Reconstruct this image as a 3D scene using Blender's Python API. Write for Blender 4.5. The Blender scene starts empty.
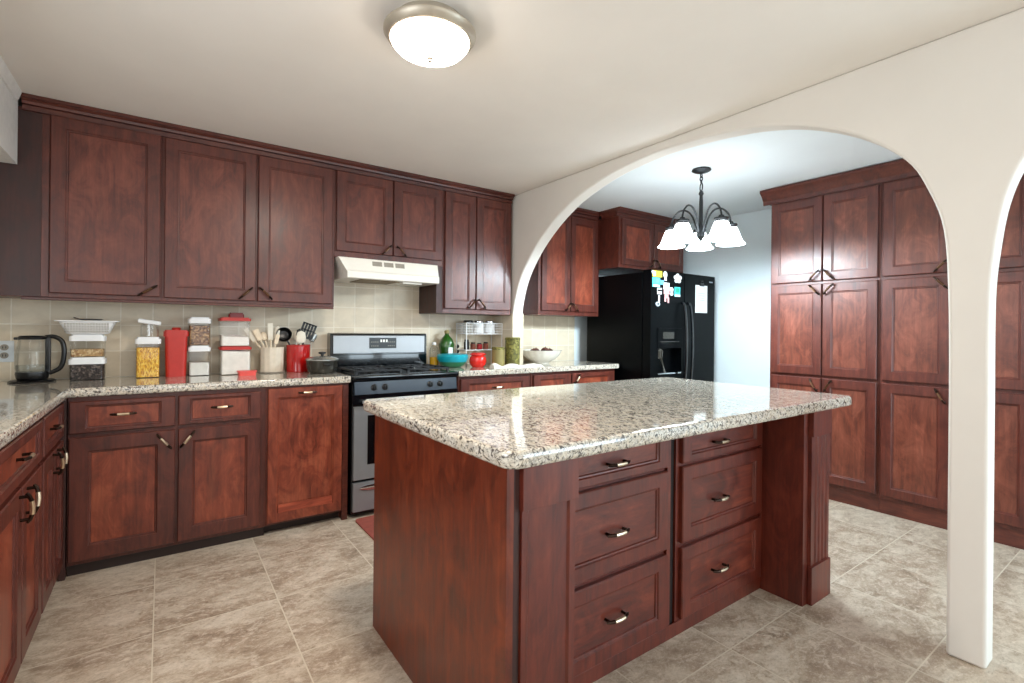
import bpy, bmesh, math, random
from mathutils import Vector, Matrix
random.seed(7)
PI = math.pi
scn = bpy.context.scene
C = scn.collection

# ------------------------------------------------------------------ camera
A = math.radians(35.4); RO = math.radians(0.59); FPX = 492.0
fw = Vector((math.sin(A), math.cos(A), 0))
r0 = Vector((math.cos(A), -math.sin(A), 0)); u0 = Vector((0, 0, 1))
rt = r0 * math.cos(RO) + u0 * math.sin(RO)
up = -r0 * math.sin(RO) + u0 * math.cos(RO)
cd = bpy.data.cameras.new('camera'); cam = bpy.data.objects.new('camera', cd); C.objects.link(cam)
cam.matrix_world = Matrix(((rt.x, up.x, -fw.x, 0), (rt.y, up.y, -fw.y, 0), (rt.z, up.z, -fw.z, 1.23), (0, 0, 0, 1)))
cd.sensor_fit = 'HORIZONTAL'; cd.sensor_width = 36; cd.lens = 36 * FPX / 1024
cd.shift_y = -11.5 / 1024; cd.clip_start = 0.02
scn.camera = cam

# ------------------------------------------------------------------ light
KITCHEN_LAMP = 25.0      # ceiling dome, emission strength
LAMP_DOWN = 19.0         # what the dome sends straight down, watts
CHANDELIER = 11.0        # glass shades, emission strength
BULB = 29.0              # each of the five chandelier bulbs, watts
WIN_SINK, FRONT_FILL, WIN_DINING = 23.0, 22.0, 72.0
w = bpy.data.worlds.new('sky'); scn.world = w; w.use_nodes = True
w.node_tree.nodes['Background'].inputs[0].default_value = (0.72, 0.86, 1.0, 1)
w.node_tree.nodes['Background'].inputs[1].default_value = 1.0

def window_light(name, loc, rot, sx, sy, power, col):
    l = bpy.data.lights.new(name, 'AREA'); l.shape = 'RECTANGLE'; l.size = sx; l.size_y = sy
    l.energy = power; l.color = col
    o = bpy.data.objects.new(name, l); o.location = loc; o.rotation_euler = rot; C.objects.link(o)
window_light('sink_window_daylight', (-1.02, 0.95, 1.55), (0, -PI / 2, 0), 0.75, 1.2, WIN_SINK, (0.90, 0.95, 1.0))
window_light('front_fill_light', (0.75, -2.02, 1.3), (PI / 2, 0, 0), 2.2, 1.4, FRONT_FILL, (1.0, 0.97, 0.93))  # soft fill for the kitchen, set at an added window behind the camera
window_light('dining_window_daylight', (3.62, -2.02, 1.25), (PI / 2, 0, 0), 1.5, 1.7, WIN_DINING, (0.74, 0.90, 1.0))
scn.view_settings.view_transform = 'Standard'; scn.view_settings.look = 'None'
scn.view_settings.gamma = 1; scn.view_settings.use_curve_mapping = False
scn.view_settings.exposure = 0.0
scn.cycles.max_bounces = 10; scn.cycles.diffuse_bounces = 5; scn.cycles.glossy_bounces = 4
scn.cycles.transparent_max_bounces = 16
scn.cycles.sample_clamp_indirect = 6.0
scn.cycles.use_denoising = True

# ------------------------------------------------------------------ materials
def srgb(r, g, b):
    f = lambda c: (c / 255 / 12.92) if c / 255 <= 0.04045 else ((c / 255 + 0.055) / 1.055) ** 2.4
    return (f(r), f(g), f(b), 1)

class NT:
    def __init__(self, name):
        self.m = bpy.data.materials.new(name); self.m.use_nodes = True
        self.t = self.m.node_tree; self.b = self.t.nodes['Principled BSDF']; self.out = self.t.nodes['Material Output']
    def n(self, typ, **kw):
        x = self.t.nodes.new(typ)
        for k, v in kw.items(): setattr(x, k, v)
        return x
    def l(self, a, b): self.t.links.new(a, b)
    def noise(self, vec, scale, detail=4, rough=0.55, dist=0.0):
        x = self.n('ShaderNodeTexNoise'); x.inputs['Scale'].default_value = scale
        x.inputs['Detail'].default_value = detail; x.inputs['Roughness'].default_value = rough
        x.inputs['Distortion'].default_value = dist
        if vec is not None: self.l(vec, x.inputs['Vector'])
        return x.outputs['Fac']
    def ramp(self, fac, stops, interp='LINEAR'):
        x = self.n('ShaderNodeValToRGB'); cr = x.color_ramp; cr.interpolation = interp
        while len(cr.elements) < len(stops): cr.elements.new(0.5)
        for e, (p, c) in zip(cr.elements, stops):
            e.position = p; e.color = c
        self.l(fac, x.inputs['Fac']); return x.outputs['Color']
    def mix(self, fac, a, b, blend='MIX'):
        x = self.n('ShaderNodeMix', data_type='RGBA', blend_type=blend)
        for s, v in ((x.inputs[0], fac), (x.inputs[6], a), (x.inputs[7], b)):
            if hasattr(v, 'is_linked'): self.l(v, s)
            else: s.default_value = v
        return x.outputs[2]
    def coord(self, scale=(1, 1, 1), rand=False, kind='Object', loc=(0, 0, 0)):
        tc = self.n('ShaderNodeTexCoord'); mp = self.n('ShaderNodeMapping')
        mp.inputs['Scale'].default_value = scale; mp.inputs['Location'].default_value = loc
        v = tc.outputs[kind]
        if rand:
            oi = self.n('ShaderNodeObjectInfo'); mu = self.n('ShaderNodeMath', operation='MULTIPLY'); mu.inputs[1].default_value = 40
            self.l(oi.outputs['Random'], mu.inputs[0])
            ad = self.n('ShaderNodeVectorMath', operation='ADD'); self.l(v, ad.inputs[0]); self.l(mu.outputs[0], ad.inputs[1]); v = ad.outputs[0]
        self.l(v, mp.inputs['Vector']); return mp.outputs['Vector']
    def bump(self, h, strength, dist=0.002):
        x = self.n('ShaderNodeBump'); x.inputs['Strength'].default_value = strength; x.inputs['Distance'].default_value = dist
        self.l(h, x.inputs['Height']); self.l(x.outputs['Normal'], self.b.inputs['Normal'])
    def base(self, c):
        if hasattr(c, 'is_linked'): self.l(c, self.b.inputs['Base Color'])
        else: self.b.inputs['Base Color'].default_value = c
    def set(self, **kw):
        for k, v in kw.items(): self.b.inputs[k.replace('_', ' ')].default_value = v
        return self

def plain(name, col, rough=0.5, metal=0.0, coat=0.0, var=0.06, scale=30, spec=0.5):
    t = NT(name)
    f = t.noise(t.coord(), scale, 3)
    c2 = tuple(x * (1 - var) for x in col[:3]) + (1,); c1 = tuple(min(1, x * (1 + var)) for x in col[:3]) + (1,)
    t.base(t.ramp(f, [(0.3, c2), (0.7, c1)]))
    t.set(Roughness=rough, Metallic=metal); t.b.inputs['Coat Weight'].default_value = coat
    t.b.inputs['Specular IOR Level'].default_value = spec
    return t.m

def wood(name, dark, mid, light, horizontal=False, gloss=0.30, blotch=0.5):
    t = NT(name)
    sc = (1.3, 14, 14) if horizontal else (14, 14, 1.3)
    v = t.coord(sc, rand=True); v2 = t.coord((7, 7, 3.4) if not horizontal else (3.4, 7, 7), rand=True)
    g = t.noise(v, 1.6, 6, 0.62, 0.9)
    bl = t.noise(v2, 1.2, 6, 0.68, 1.6)
    fine = t.noise(t.coord((6, 90, 90) if horizontal else (90, 90, 6), rand=True), 1.0, 3)
    col = t.ramp(g, [(0.30, dark), (0.50, mid), (0.72, light)])
    col = t.mix(blotch, col, t.ramp(bl, [(0.36, dark), (0.50, mid), (0.66, light)]))
    col = t.mix(0.22, col, t.ramp(fine, [(0.35, (0.35, 0.35, 0.35, 1)), (0.65, (1.4, 1.35, 1.3, 1))]), 'MULTIPLY')
    t.base(col)
    rr = t.n('ShaderNodeMapRange'); rr.inputs['To Min'].default_value = gloss - 0.02; rr.inputs['To Max'].default_value = gloss + 0.28
    t.l(bl, rr.inputs['Value']); t.l(rr.outputs[0], t.b.inputs['Roughness'])
    t.b.inputs['Coat Weight'].default_value = 0.25; t.b.inputs['Coat Roughness'].default_value = 0.26
    t.bump(t.mix(0.6, g, bl), 0.16, 0.004)
    return t.m

M = {}
M['frame'] = wood('cherry_frame_wood', srgb(60, 23, 16), srgb(87, 36, 25), srgb(111, 52, 37))
M['panel'] = wood('cherry_panel_wood', srgb(82, 32, 19), srgb(126, 54, 33), srgb(158, 82, 54), blotch=0.65)
M['dim_panel'] = wood('dim_cherry_panel_wood', srgb(68, 28, 20), srgb(102, 46, 33), srgb(128, 68, 51), blotch=0.6)  # panel wood dulled in colour for the dimmer light on kitchen uppers
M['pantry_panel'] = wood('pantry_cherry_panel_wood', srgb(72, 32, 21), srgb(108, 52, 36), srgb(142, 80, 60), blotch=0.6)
M['island_panel'] = wood('island_drawer_wood', srgb(62, 20, 11), srgb(98, 35, 20), srgb(134, 62, 40), horizontal=True, blotch=0.65)
M['island_frame'] = wood('island_frame_wood', srgb(66, 21, 12), srgb(96, 34, 20), srgb(122, 52, 33))
M['rail'] = wood('cherry_rail_wood', srgb(58, 23, 16), srgb(84, 35, 24), srgb(110, 53, 37), horizontal=True)
M['lit_bevel'] = wood('lit_bevel_cherry', srgb(120, 48, 30), srgb(160, 70, 46), srgb(186, 96, 68), horizontal=True)  # brighter wood tone for a bevel that catches light
M['slab'] = wood('cherry_slab_wood', srgb(66, 20, 6), srgb(98, 34, 11), srgb(126, 52, 20), blotch=0.7)
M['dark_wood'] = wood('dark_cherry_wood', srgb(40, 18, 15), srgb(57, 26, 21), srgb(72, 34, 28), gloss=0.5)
M['toe'] = plain('toe_kick_paint', srgb(38, 22, 18), 0.5)
M['gap_shade'] = plain('dark_gap_shade', srgb(25, 12, 9), 0.8)  # near-black colour for shade in the island gap

def granite():
    t = NT('speckled_granite')
    v = t.coord((1, 1.0, 1)); vd = t.n('ShaderNodeMapping'); vd.inputs['Rotation'].default_value = (0.3, 0.2, 0.7); vd.inputs['Scale'].default_value = (1.0, 0.55, 1.0)
    t.l(v, vd.inputs['Vector']); v = vd.outputs[0]
    a = t.noise(v, 96, 5, 0.72, 0.3); b = t.noise(v, 42, 4, 0.65, 0.6); d = t.noise(v, 74, 3, 0.6, 1.2); e = t.noise(v, 165, 2, 0.6, 0.5)
    col = t.ramp(a, [(0.30, srgb(146, 140, 130)), (0.42, srgb(188, 180, 166)), (0.53, srgb(219, 212, 198)), (0.70, srgb(236, 231, 221))])
    col = t.mix(t.ramp(b, [(0.50, (0, 0, 0, 1)), (0.60, (0.7, 0.7, 0.7, 1))]), col, srgb(210, 196, 174))
    col = t.mix(t.ramp(b, [(0.33, (0.75, 0.75, 0.75, 1)), (0.45, (0, 0, 0, 1))]), col, srgb(158, 152, 146))
    col = t.mix(t.ramp(d, [(0.535, (0, 0, 0, 1)), (0.60, (0.92, 0.92, 0.92, 1))]), col, srgb(74, 66, 62))
    col = t.mix(t.ramp(e, [(0.57, (0, 0, 0, 1)), (0.64, (0.8, 0.8, 0.8, 1))]), col, srgb(62, 58, 58))
    t.base(col); t.set(Roughness=0.08); t.b.inputs['Coat Weight'].default_value = 0.5; t.b.inputs['Coat Roughness'].default_value = 0.03; t.b.inputs['Coat IOR'].default_value = 1.6
    return t.m
M['granite'] = granite()

def floor_tile():
    t = NT('travertine_floor_tile')
    br = t.n('ShaderNodeTexBrick'); br.offset = 0; br.squash = 1
    v = t.coord((1, 1, 1), loc=(0.02, -2.43 + 0.457 * 8, 0)); t.l(v, br.inputs['Vector'])
    for k, x in (('Scale', 1.0), ('Mortar Size', 0.0026), ('Mortar Smooth', 0.2), ('Bias', 0.0), ('Brick Width', 0.457), ('Row Height', 0.457)):
        br.inputs[k].default_value = x
    br.inputs['Color1'].default_value = (0, 0, 0, 1); br.inputs['Color2'].default_value = (1, 1, 1, 1); br.inputs['Mortar'].default_value = (0.5, 0.5, 0.5, 1)
    sp = t.n('ShaderNodeSeparateColor'); t.l(br.outputs['Color'], sp.inputs[0])
    mu = t.n('ShaderNodeMath', operation='MULTIPLY'); mu.inputs[1].default_value = 17.0; t.l(sp.outputs[0], mu.inputs[0])
    ad = t.n('ShaderNodeVectorMath', operation='ADD'); t.l(t.coord((1, 1, 1)), ad.inputs[0]); t.l(mu.outputs[0], ad.inputs[1])
    mp = t.n('ShaderNodeMapping'); mp.inputs['Scale'].default_value = (2.8, 4.4, 1); mp.inputs['Rotation'].default_value = (0, 0, 0.5)
    t.l(ad.outputs[0], mp.inputs['Vector'])
    a = t.noise(mp.outputs[0], 1.3, 7, 0.66, 0.7); b = t.noise(mp.outputs[0], 6.0, 8, 0.75, 0.6)
    col = t.ramp(a, [(0.28, srgb(128, 108, 89)), (0.43, srgb(164, 145, 125)), (0.55, srgb(187, 171, 151)), (0.72, srgb(208, 195, 178))])
    col = t.mix(t.ramp(b, [(0.50, (0, 0, 0, 1)), (0.64, (0.75, 0.75, 0.75, 1))]), col, srgb(214, 200, 182))
    col = t.mix(t.ramp(b, [(0.34, (0.65, 0.65, 0.65, 1)), (0.46, (0, 0, 0, 1))]), col, srgb(132, 112, 92))
    c = t.noise(mp.outputs[0], 26.0, 6, 0.75, 0.4)
    col = t.mix(t.ramp(c, [(0.52, (0, 0, 0, 1)), (0.68, (0.55, 0.55, 0.55, 1))]), col, srgb(220, 208, 192))
    col = t.mix(t.ramp(c, [(0.32, (0.55, 0.55, 0.55, 1)), (0.45, (0, 0, 0, 1))]), col, srgb(128, 110, 92))
    col = t.mix(br.outputs['Fac'], col, srgb(206, 194, 174))
    t.base(col); t.set(Roughness=0.34)
    iv = t.n('ShaderNodeMath', operation='SUBTRACT'); iv.inputs[0].default_value = 1.0; t.l(br.outputs['Fac'], iv.inputs[1])
    t.bump(iv.outputs[0], 0.35, 0.002)
    return t.m
M['floor'] = floor_tile()

def splash_tile():
    t = NT('tumbled_wall_tile')
    tc = t.n('ShaderNodeTexCoord'); sx = t.n('ShaderNodeSeparateXYZ'); t.l(tc.outputs['Object'], sx.inputs[0])
    s = t.n('ShaderNodeMath', operation='SUBTRACT'); t.l(sx.outputs[0], s.inputs[0]); t.l(sx.outputs[1], s.inputs[1])
    cx = t.n('ShaderNodeCombineXYZ'); t.l(s.outputs[0], cx.inputs[0]); t.l(sx.outputs[2], cx.inputs[1])
    mp = t.n('ShaderNodeMapping'); mp.inputs['Location'].default_value = (3.79 + 0.676, -0.925, 0); t.l(cx.outputs[0], mp.inputs['Vector'])
    br = t.n('ShaderNodeTexBrick'); br.offset = 0; t.l(mp.outputs[0], br.inputs['Vector'])
    for k, x in (('Scale', 1.0), ('Mortar Size', 0.0032), ('Mortar Smooth', 0.3), ('Bias', 0.0), ('Brick Width', 0.157), ('Row Height', 0.155)):
        br.inputs[k].default_value = x
    br.inputs['Color1'].default_value = srgb(214, 200, 176); br.inputs['Color2'].default_value = srgb(230, 218, 196); br.inputs['Mortar'].default_value = srgb(240, 232, 216)
    a = t.noise(t.coord((1, 1, 1.6)), 9, 5, 0.65, 0.5)
    t.base(t.mix(0.5, br.outputs['Color'], t.ramp(a, [(0.3, (0.78, 0.76, 0.72, 1)), (0.7, (1.08, 1.06, 1.03, 1))]), 'MULTIPLY'))
    t.set(Roughness=0.4)
    iv = t.n('ShaderNodeMath', operation='SUBTRACT'); iv.inputs[0].default_value = 1.0; t.l(br.outputs['Fac'], iv.inputs[1])
    t.bump(iv.outputs[0], 0.3, 0.002)
    return t.m
M['splash'] = splash_tile()

def plaster(name, col, s=0.10):
    t = NT(name); a = t.noise(t.coord(), 14, 5, 0.6, 0.4)
    c2 = tuple(x * 0.965 for x in col[:3]) + (1,)
    t.base(t.ramp(t.noise(t.coord(), 3, 3), [(0.3, c2), (0.7, col)])); t.set(Roughness=0.75); t.bump(a, s, 0.006)
    return t.m
M['wall'] = plaster('cream_plaster', srgb(231, 227, 220))
M['ceiling'] = plaster('textured_ceiling', srgb(238, 233, 226), 0.14)
M['blue_wall'] = plaster('pale_blue_white_paint', srgb(226, 238, 242))
M['blue_ceiling'] = plaster('cool_lit_ceiling', srgb(230, 238, 241), 0.14)  # cool light of the dining side tinted into its ceiling colour
M['white_trim'] = plain('white_trim_paint', srgb(235, 234, 230), 0.4)
M['bronze'] = plain('dark_bronze', srgb(52, 38, 30), 0.32, 0.85, var=0.2)
M['brass'] = plain('antique_brass', srgb(206, 186, 158), 0.3, 0.85)
M['aged_brass'] = plain('aged_brass', srgb(116, 86, 64), 0.3, 0.85)
M['oven_steel'] = plain('oven_door_steel', srgb(146, 148, 150), 0.42, 0.5, var=0.04, scale=8)
M['black_iron'] = plain('black_iron', srgb(20, 20, 22), 0.4)
M['chand_metal'] = plain('dark_pewter', srgb(48, 50, 52), 0.35, 0.7, var=0.2)
M['black_gloss'] = plain('gloss_black_enamel', srgb(8, 11, 15), 0.12, coat=0.5, var=0.1)
M['fridge_black'] = plain('black_fridge_skin', srgb(2, 3, 4), 0.34, var=0.1, spec=0.09)
M['blue_black'] = plain('blue_black_glass', srgb(30, 40, 54), 0.25, 0.0)
M['steel'] = plain('brushed_steel', srgb(190, 195, 200), 0.5, 0.35, var=0.04, scale=8)
M['chrome'] = plain('chrome', srgb(215, 218, 222), 0.12, 1.0)
M['nickel'] = plain('brushed_nickel', srgb(178, 168, 152), 0.4, 0.55)
M['black_plastic'] = plain('black_plastic', srgb(14, 14, 15), 0.3)
M['dark_glass'] = plain('dark_oven_glass', srgb(10, 10, 12), 0.06, coat=0.6)
M['white_enamel'] = plain('white_enamel', srgb(240, 236, 226), 0.3, var=0.02)
M['vent_grey'] = plain('grey_vent_slots', srgb(150, 143, 130), 0.5)
M['filter'] = plain('greasy_filter', srgb(120, 100, 70), 0.5, 0.5)
M['white_plastic'] = plain('white_plastic', srgb(238, 238, 238), 0.35, var=0.02)
M['red_plastic'] = plain('red_plastic', srgb(186, 40, 28), 0.35)
M['dark_red'] = plain('dark_red_plastic', srgb(140, 12, 18), 0.3)
M['pink_plastic'] = plain('coral_plastic', srgb(228, 88, 80), 0.35)
M['red_ceramic'] = plain('red_glazed_ceramic', srgb(178, 20, 18), 0.15, coat=0.5)
M['red_pot'] = plain('bright_red_enamel', srgb(222, 34, 22), 0.2, coat=0.4)
M['cream_ceramic'] = plain('cream_ceramic', srgb(226, 214, 194), 0.35)
M['wood_light'] = plain('pale_beech', srgb(232, 214, 186), 0.5, var=0.12)
M['ivory'] = plain('ivory_plastic', srgb(232, 224, 206), 0.4)
M['flour'] = plain('flour', srgb(240, 235, 226), 0.9)
M['sugar'] = plain('sugar', srgb(225, 222, 214), 0.8)
def grainy(name, stops, scale):
    t = NT(name); v = t.n('ShaderNodeTexVoronoi'); v.inputs['Scale'].default_value = scale; t.l(t.coord((1, 1, 0.35)) if name == 'pasta' else t.coord(), v.inputs['Vector'])
    s = t.n('ShaderNodeSeparateColor'); t.l(v.outputs['Color'], s.inputs[0]); t.base(t.ramp(s.outputs[0], stops)); t.set(Roughness=0.6); t.bump(v.outputs['Distance'], 0.6, 0.004); return t.m
M['pasta'] = grainy('pasta', [(0.1, srgb(196, 130, 26)), (0.5, srgb(234, 178, 46)), (0.9, srgb(246, 210, 96))], 190)
M['nuts'] = grainy('mixed_nuts', [(0.1, srgb(74, 46, 28)), (0.5, srgb(132, 90, 58)), (0.9, srgb(190, 152, 106))], 130)
M['beans'] = grainy('dark_beans', [(0.1, srgb(24, 16, 14)), (0.6, srgb(52, 38, 34)), (0.95, srgb(110, 96, 88))], 110)
M['oats'] = grainy('oats', [(0.1, srgb(150, 110, 70)), (0.6, srgb(196, 160, 108)), (0.95, srgb(224, 200, 160))], 120)
M['olive'] = grainy('olive_green_jar', [(0.1, srgb(84, 80, 30)), (0.6, srgb(112, 108, 46)), (0.95, srgb(140, 134, 66))], 60)
M['tan_jar'] = plain('tan_olive_jar', srgb(140, 128, 78), 0.5)
M['teal'] = plain('turquoise_plastic', srgb(20, 160, 178), 0.3)
M['green_plastic'] = plain('green_plastic', srgb(40, 120, 80), 0.35)
M['green_glass'] = plain('green_bottle_plastic', srgb(38, 84, 26), 0.15, coat=0.5)
M['oil'] = plain('cooking_oil', srgb(214, 168, 40), 0.15, coat=0.5)
M['yellow'] = plain('yellow_card', srgb(214, 190, 60), 0.5)
M['teal_card'] = plain('teal_card', srgb(70, 180, 180), 0.5)
M['green_card'] = plain('green_card', srgb(30, 150, 120), 0.5)
M['pink_card'] = plain('pale_pink_card', srgb(214, 164, 160), 0.5)
M['blue_card'] = plain('blue_card', srgb(90, 150, 210), 0.5)
M['paper'] = plain('white_paper', srgb(236, 240, 240), 0.8, var=0.02)
M['paper_dim'] = plain('matt_white_card', srgb(212, 214, 212), 0.7, var=0.05)
M['ink'] = plain('grey_print', srgb(150, 160, 165), 0.8)
M['pot_grey'] = plain('dark_grey_nonstick', srgb(70, 68, 62), 0.25, 0.6)
M['cloth'] = plain('white_towel', srgb(232, 226, 216), 0.9)
M['mat'] = plain('terracotta_mat', srgb(140, 68, 56), 0.85, var=0.12)
M['outlet'] = plain('pale_outlet_plastic', srgb(214, 220, 222), 0.35)
M['bowl_white'] = plain('white_glazed_bowl', srgb(236, 232, 222), 0.2, coat=0.3)
M['fruit'] = grainy('dark_brown_fruit', [(0.1, srgb(50, 26, 20)), (0.6, srgb(92, 52, 40)), (0.95, srgb(130, 84, 66))], 40)
M['lid_glass_steel'] = plain('steel_lid', srgb(170, 170, 165), 0.25, 0.7)
M['amber'] = plain('spice_brown', srgb(110, 50, 28), 0.4)

def clear(name, tint=(1, 1, 1, 1), refl=0.12):
    t = NT(name); t.t.nodes.remove(t.b)
    tr = t.n('ShaderNodeBsdfTransparent'); tr.inputs[0].default_value = tint
    gl = t.n('ShaderNodeBsdfGlossy'); gl.inputs['Roughness'].default_value = 0.05
    lw = t.n('ShaderNodeLayerWeight'); lw.inputs['Blend'].default_value = 0.22
    mr = t.n('ShaderNodeMapRange'); mr.inputs['From Min'].default_value = 0.05; mr.inputs['To Min'].default_value = refl * 0.12; mr.inputs['To Max'].default_value = 0.45
    t.l(lw.outputs['Fresnel'], mr.inputs['Value'])
    mx = t.n('ShaderNodeMixShader'); t.l(mr.outputs[0], mx.inputs[0]); t.l(tr.outputs[0], mx.inputs[1]); t.l(gl.outputs[0], mx.inputs[2])
    t.l(mx.outputs[0], t.out.inputs['Surface']); return t.m
M['clear'] = clear('clear_plastic', (0.98, 0.985, 0.985, 1), 0.25)
M['glass'] = clear('kettle_glass', (0.97, 0.98, 0.98, 1), 0.3)
M['water'] = clear('water', (0.90, 0.93, 0.94, 1), 0.3)
M['pane'] = clear('window_glass', (0.97, 0.98, 0.98, 1), 0.15)

def glow(name, col, strength):
    t = NT(name); t.base((0.9, 0.9, 0.9, 1)); t.set(Roughness=0.3)
    t.b.inputs['Emission Color'].default_value = col; t.b.inputs['Emission Strength'].default_value = strength; return t.m
M['dome'] = glow('lit_dome_glass', (1.0, 0.89, 0.76, 1), KITCHEN_LAMP)
M['shade'] = glow('lit_frosted_shade', (0.86, 0.95, 1.0, 1), CHANDELIER)
M['display'] = glow('clock_digits', (0.9, 0.8, 0.25, 1), 0.15)

# ------------------------------------------------------------------ mesh helpers
class MB:
    def __init__(self, mats): self.bm = bmesh.new(); self.mats = [M[x] if isinstance(x, str) else x for x in (mats if isinstance(mats, (list, tuple)) else [mats])]
    def face(self, vs, mi=0):
        try:
            f = self.bm.faces.new(vs); f.material_index = mi; return f
        except ValueError: return None
    def box(self, x0, x1, y0, y1, z0, z1, mi=0, bev=0.0, mat=None, seg=2):
        b = bmesh.new(); bmesh.ops.create_cube(b, size=1)
        for v in b.verts: v.co = Vector(((x0 + x1) / 2 + v.co.x * (x1 - x0), (y0 + y1) / 2 + v.co.y * (y1 - y0), (z0 + z1) / 2 + v.co.z * (z1 - z0)))
        if bev: bmesh.ops.bevel(b, geom=b.edges[:], offset=bev, segments=seg, affect='EDGES', profile=0.5)
        self._add(b, mi, mat); return self
    def _add(self, b, mi, mat=None):
        if mat is not None: bmesh.ops.transform(b, matrix=mat, verts=b.verts)
        d = {}
        for v in b.verts: d[v] = self.bm.verts.new(v.co)
        for f in b.faces:
            g = self.face([d[v] for v in f.verts], mi)
        b.free()
    def lathe(self, prof, n=32, cx=0, cy=0, mi=0, caps=True, mat=None, sx=1, sy=1, flute=0, nf=12):
        b = bmesh.new(); rings = []
        for i, (r, z) in enumerate(prof):
            if r < 1e-6: rings.append([b.verts.new((cx, cy, z))]); continue
            ring = []
            for k in range(n):
                a = 2 * PI * k / n; rr = r * (1 + flute * math.cos(nf * a))
                ring.append(b.verts.new((cx + sx * rr * math.cos(a), cy + sy * rr * math.sin(a), z)))
            rings.append(ring)
        for p, q in zip(rings, rings[1:]):
            for k in range(n):
                if len(p) == 1 and len(q) == 1: continue
                if len(p) == 1: b.faces.new((p[0], q[(k + 1) % n], q[k]))
                elif len(q) == 1: b.faces.new((p[k], p[(k + 1) % n], q[0]))
                else: b.faces.new((p[k], p[(k + 1) % n], q[(k + 1) % n], q[k]))
        if caps:
            if len(rings[0]) > 1: b.faces.new(list(reversed(rings[0])))
            if len(rings[-1]) > 1: b.faces.new(rings[-1])
        bmesh.ops.recalc_face_normals(b, faces=b.faces)
        self._add(b, mi, mat); return self
    def tube(self, pts, r, n=10, mi=0, closed=False):
        pts = [Vector(p) for p in pts]; rs = r if isinstance(r, (list, tuple)) else [r] * len(pts)
        b = bmesh.new(); rings = []; prev = None; m = len(pts)
        for i, p in enumerate(pts):
            if closed: t = (pts[(i + 1) % m] - pts[i - 1]).normalized()
            else: t = (pts[min(i + 1, m - 1)] - pts[max(i - 1, 0)]).normalized()
            if prev is None:
                a = Vector((0, 0, 1)) if abs(t.z) < 0.9 else Vector((1, 0, 0)); s = t.cross(a).normalized()
            else: s = (prev - t * prev.dot(t)).normalized()
            prev = s; q = t.cross(s)
            rings.append([b.verts.new(p + (s * math.cos(2 * PI * k / n) + q * math.sin(2 * PI * k / n)) * rs[i]) for k in range(n)])
        prs = list(zip(rings, rings[1:])) + ([(rings[-1], rings[0])] if closed else [])
        for p, q in prs:
            for k in range(n): b.faces.new((p[k], p[(k + 1) % n], q[(k + 1) % n], q[k]))
        if not closed: b.faces.new(list(reversed(rings[0]))); b.faces.new(rings[-1])
        bmesh.ops.recalc_face_normals(b, faces=b.faces); self._add(b, mi); return self
    def prism(self, pts, a0, a1, axis='y', mi=0, bev=0.0):
        """2-D outline swept along an axis: 'y' takes (x,z), 'x' takes (y,z), 'z' takes (x,y)"""
        f = {'y': lambda p, t: (p[0], t, p[1]), 'x': lambda p, t: (t, p[0], p[1]), 'z': lambda p, t: (p[0], p[1], t)}[axis]
        b = bmesh.new(); lo = [b.verts.new(f(p, a0)) for p in pts]; hi = [b.verts.new(f(p, a1)) for p in pts]; n = len(pts)
        b.faces.new(lo); b.faces.new(list(reversed(hi)))
        for k in range(n): b.faces.new((lo[k], hi[k], hi[(k + 1) % n], lo[(k + 1) % n]))
        bmesh.ops.recalc_face_normals(b, faces=b.faces)
        if bev: bmesh.ops.bevel(b, geom=b.edges[:], offset=bev, segments=2, affect='EDGES', profile=0.5)
        self._add(b, mi); return self
    def build(self, name, parent=None, loc=(0, 0, 0), rotz=0, smooth=35):
        me = bpy.data.meshes.new(name); self.bm.normal_update(); self.bm.to_mesh(me); self.bm.free()
        for m in self.mats: me.materials.append(m)
        for p in me.polygons: p.use_smooth = True
        me.set_sharp_from_angle(angle=math.radians(smooth))
        o = bpy.data.objects.new(name, me); C.objects.link(o); wn = o.modifiers.new('even_shading', 'WEIGHTED_NORMAL'); wn.keep_sharp = True; o.location = loc; o.rotation_euler = (0, 0, rotz)
        if parent is not None: o.parent = parent
        return o

def thing(name, label, cat, loc=(0, 0, 0), rotz=0, group=None):
    o = bpy.data.objects.new(name, None); o.empty_display_size = 0.1; C.objects.link(o); o.location = loc; o.rotation_euler = (0, 0, rotz)
    o['label'] = label; o['category'] = cat
    if group: o['group'] = group
    return o
def tag(o, label, cat, group=None):
    o['label'] = label; o['category'] = cat
    if group: o['group'] = group
    return o
def struct(mb, name, label=None, cat=None, parent=None):
    o = mb.build(name, parent); o['kind'] = 'structure'
    if label: o['label'] = label
    if cat: o['category'] = cat
    return o
def spline(pts, n=8):
    out = []
    P = [pts[0]] + list(pts) + [pts[-1]]
    for i in range(1, len(P) - 2):
        p0, p1, p2, p3 = [Vector(q) for q in P[i - 1:i + 3]]
        for k in range(n):
            t = k / n
            out.append(0.5 * ((2 * p1) + (-p0 + p2) * t + (2 * p0 - 5 * p1 + 4 * p2 - p3) * t * t + (-p0 + 3 * p1 - 3 * p2 + p3) * t ** 3))
    out.append(Vector(pts[-1])); return out

# ------------------------------------------------------------------ the room
XL, YB, YFRONT, XR, ZC = -1.0, 3.80, -2.0, 4.62, 2.39
XW, TW = 2.466, 0.104
CT, CB = 0.925, 0.880           # worktop top and underside

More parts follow.
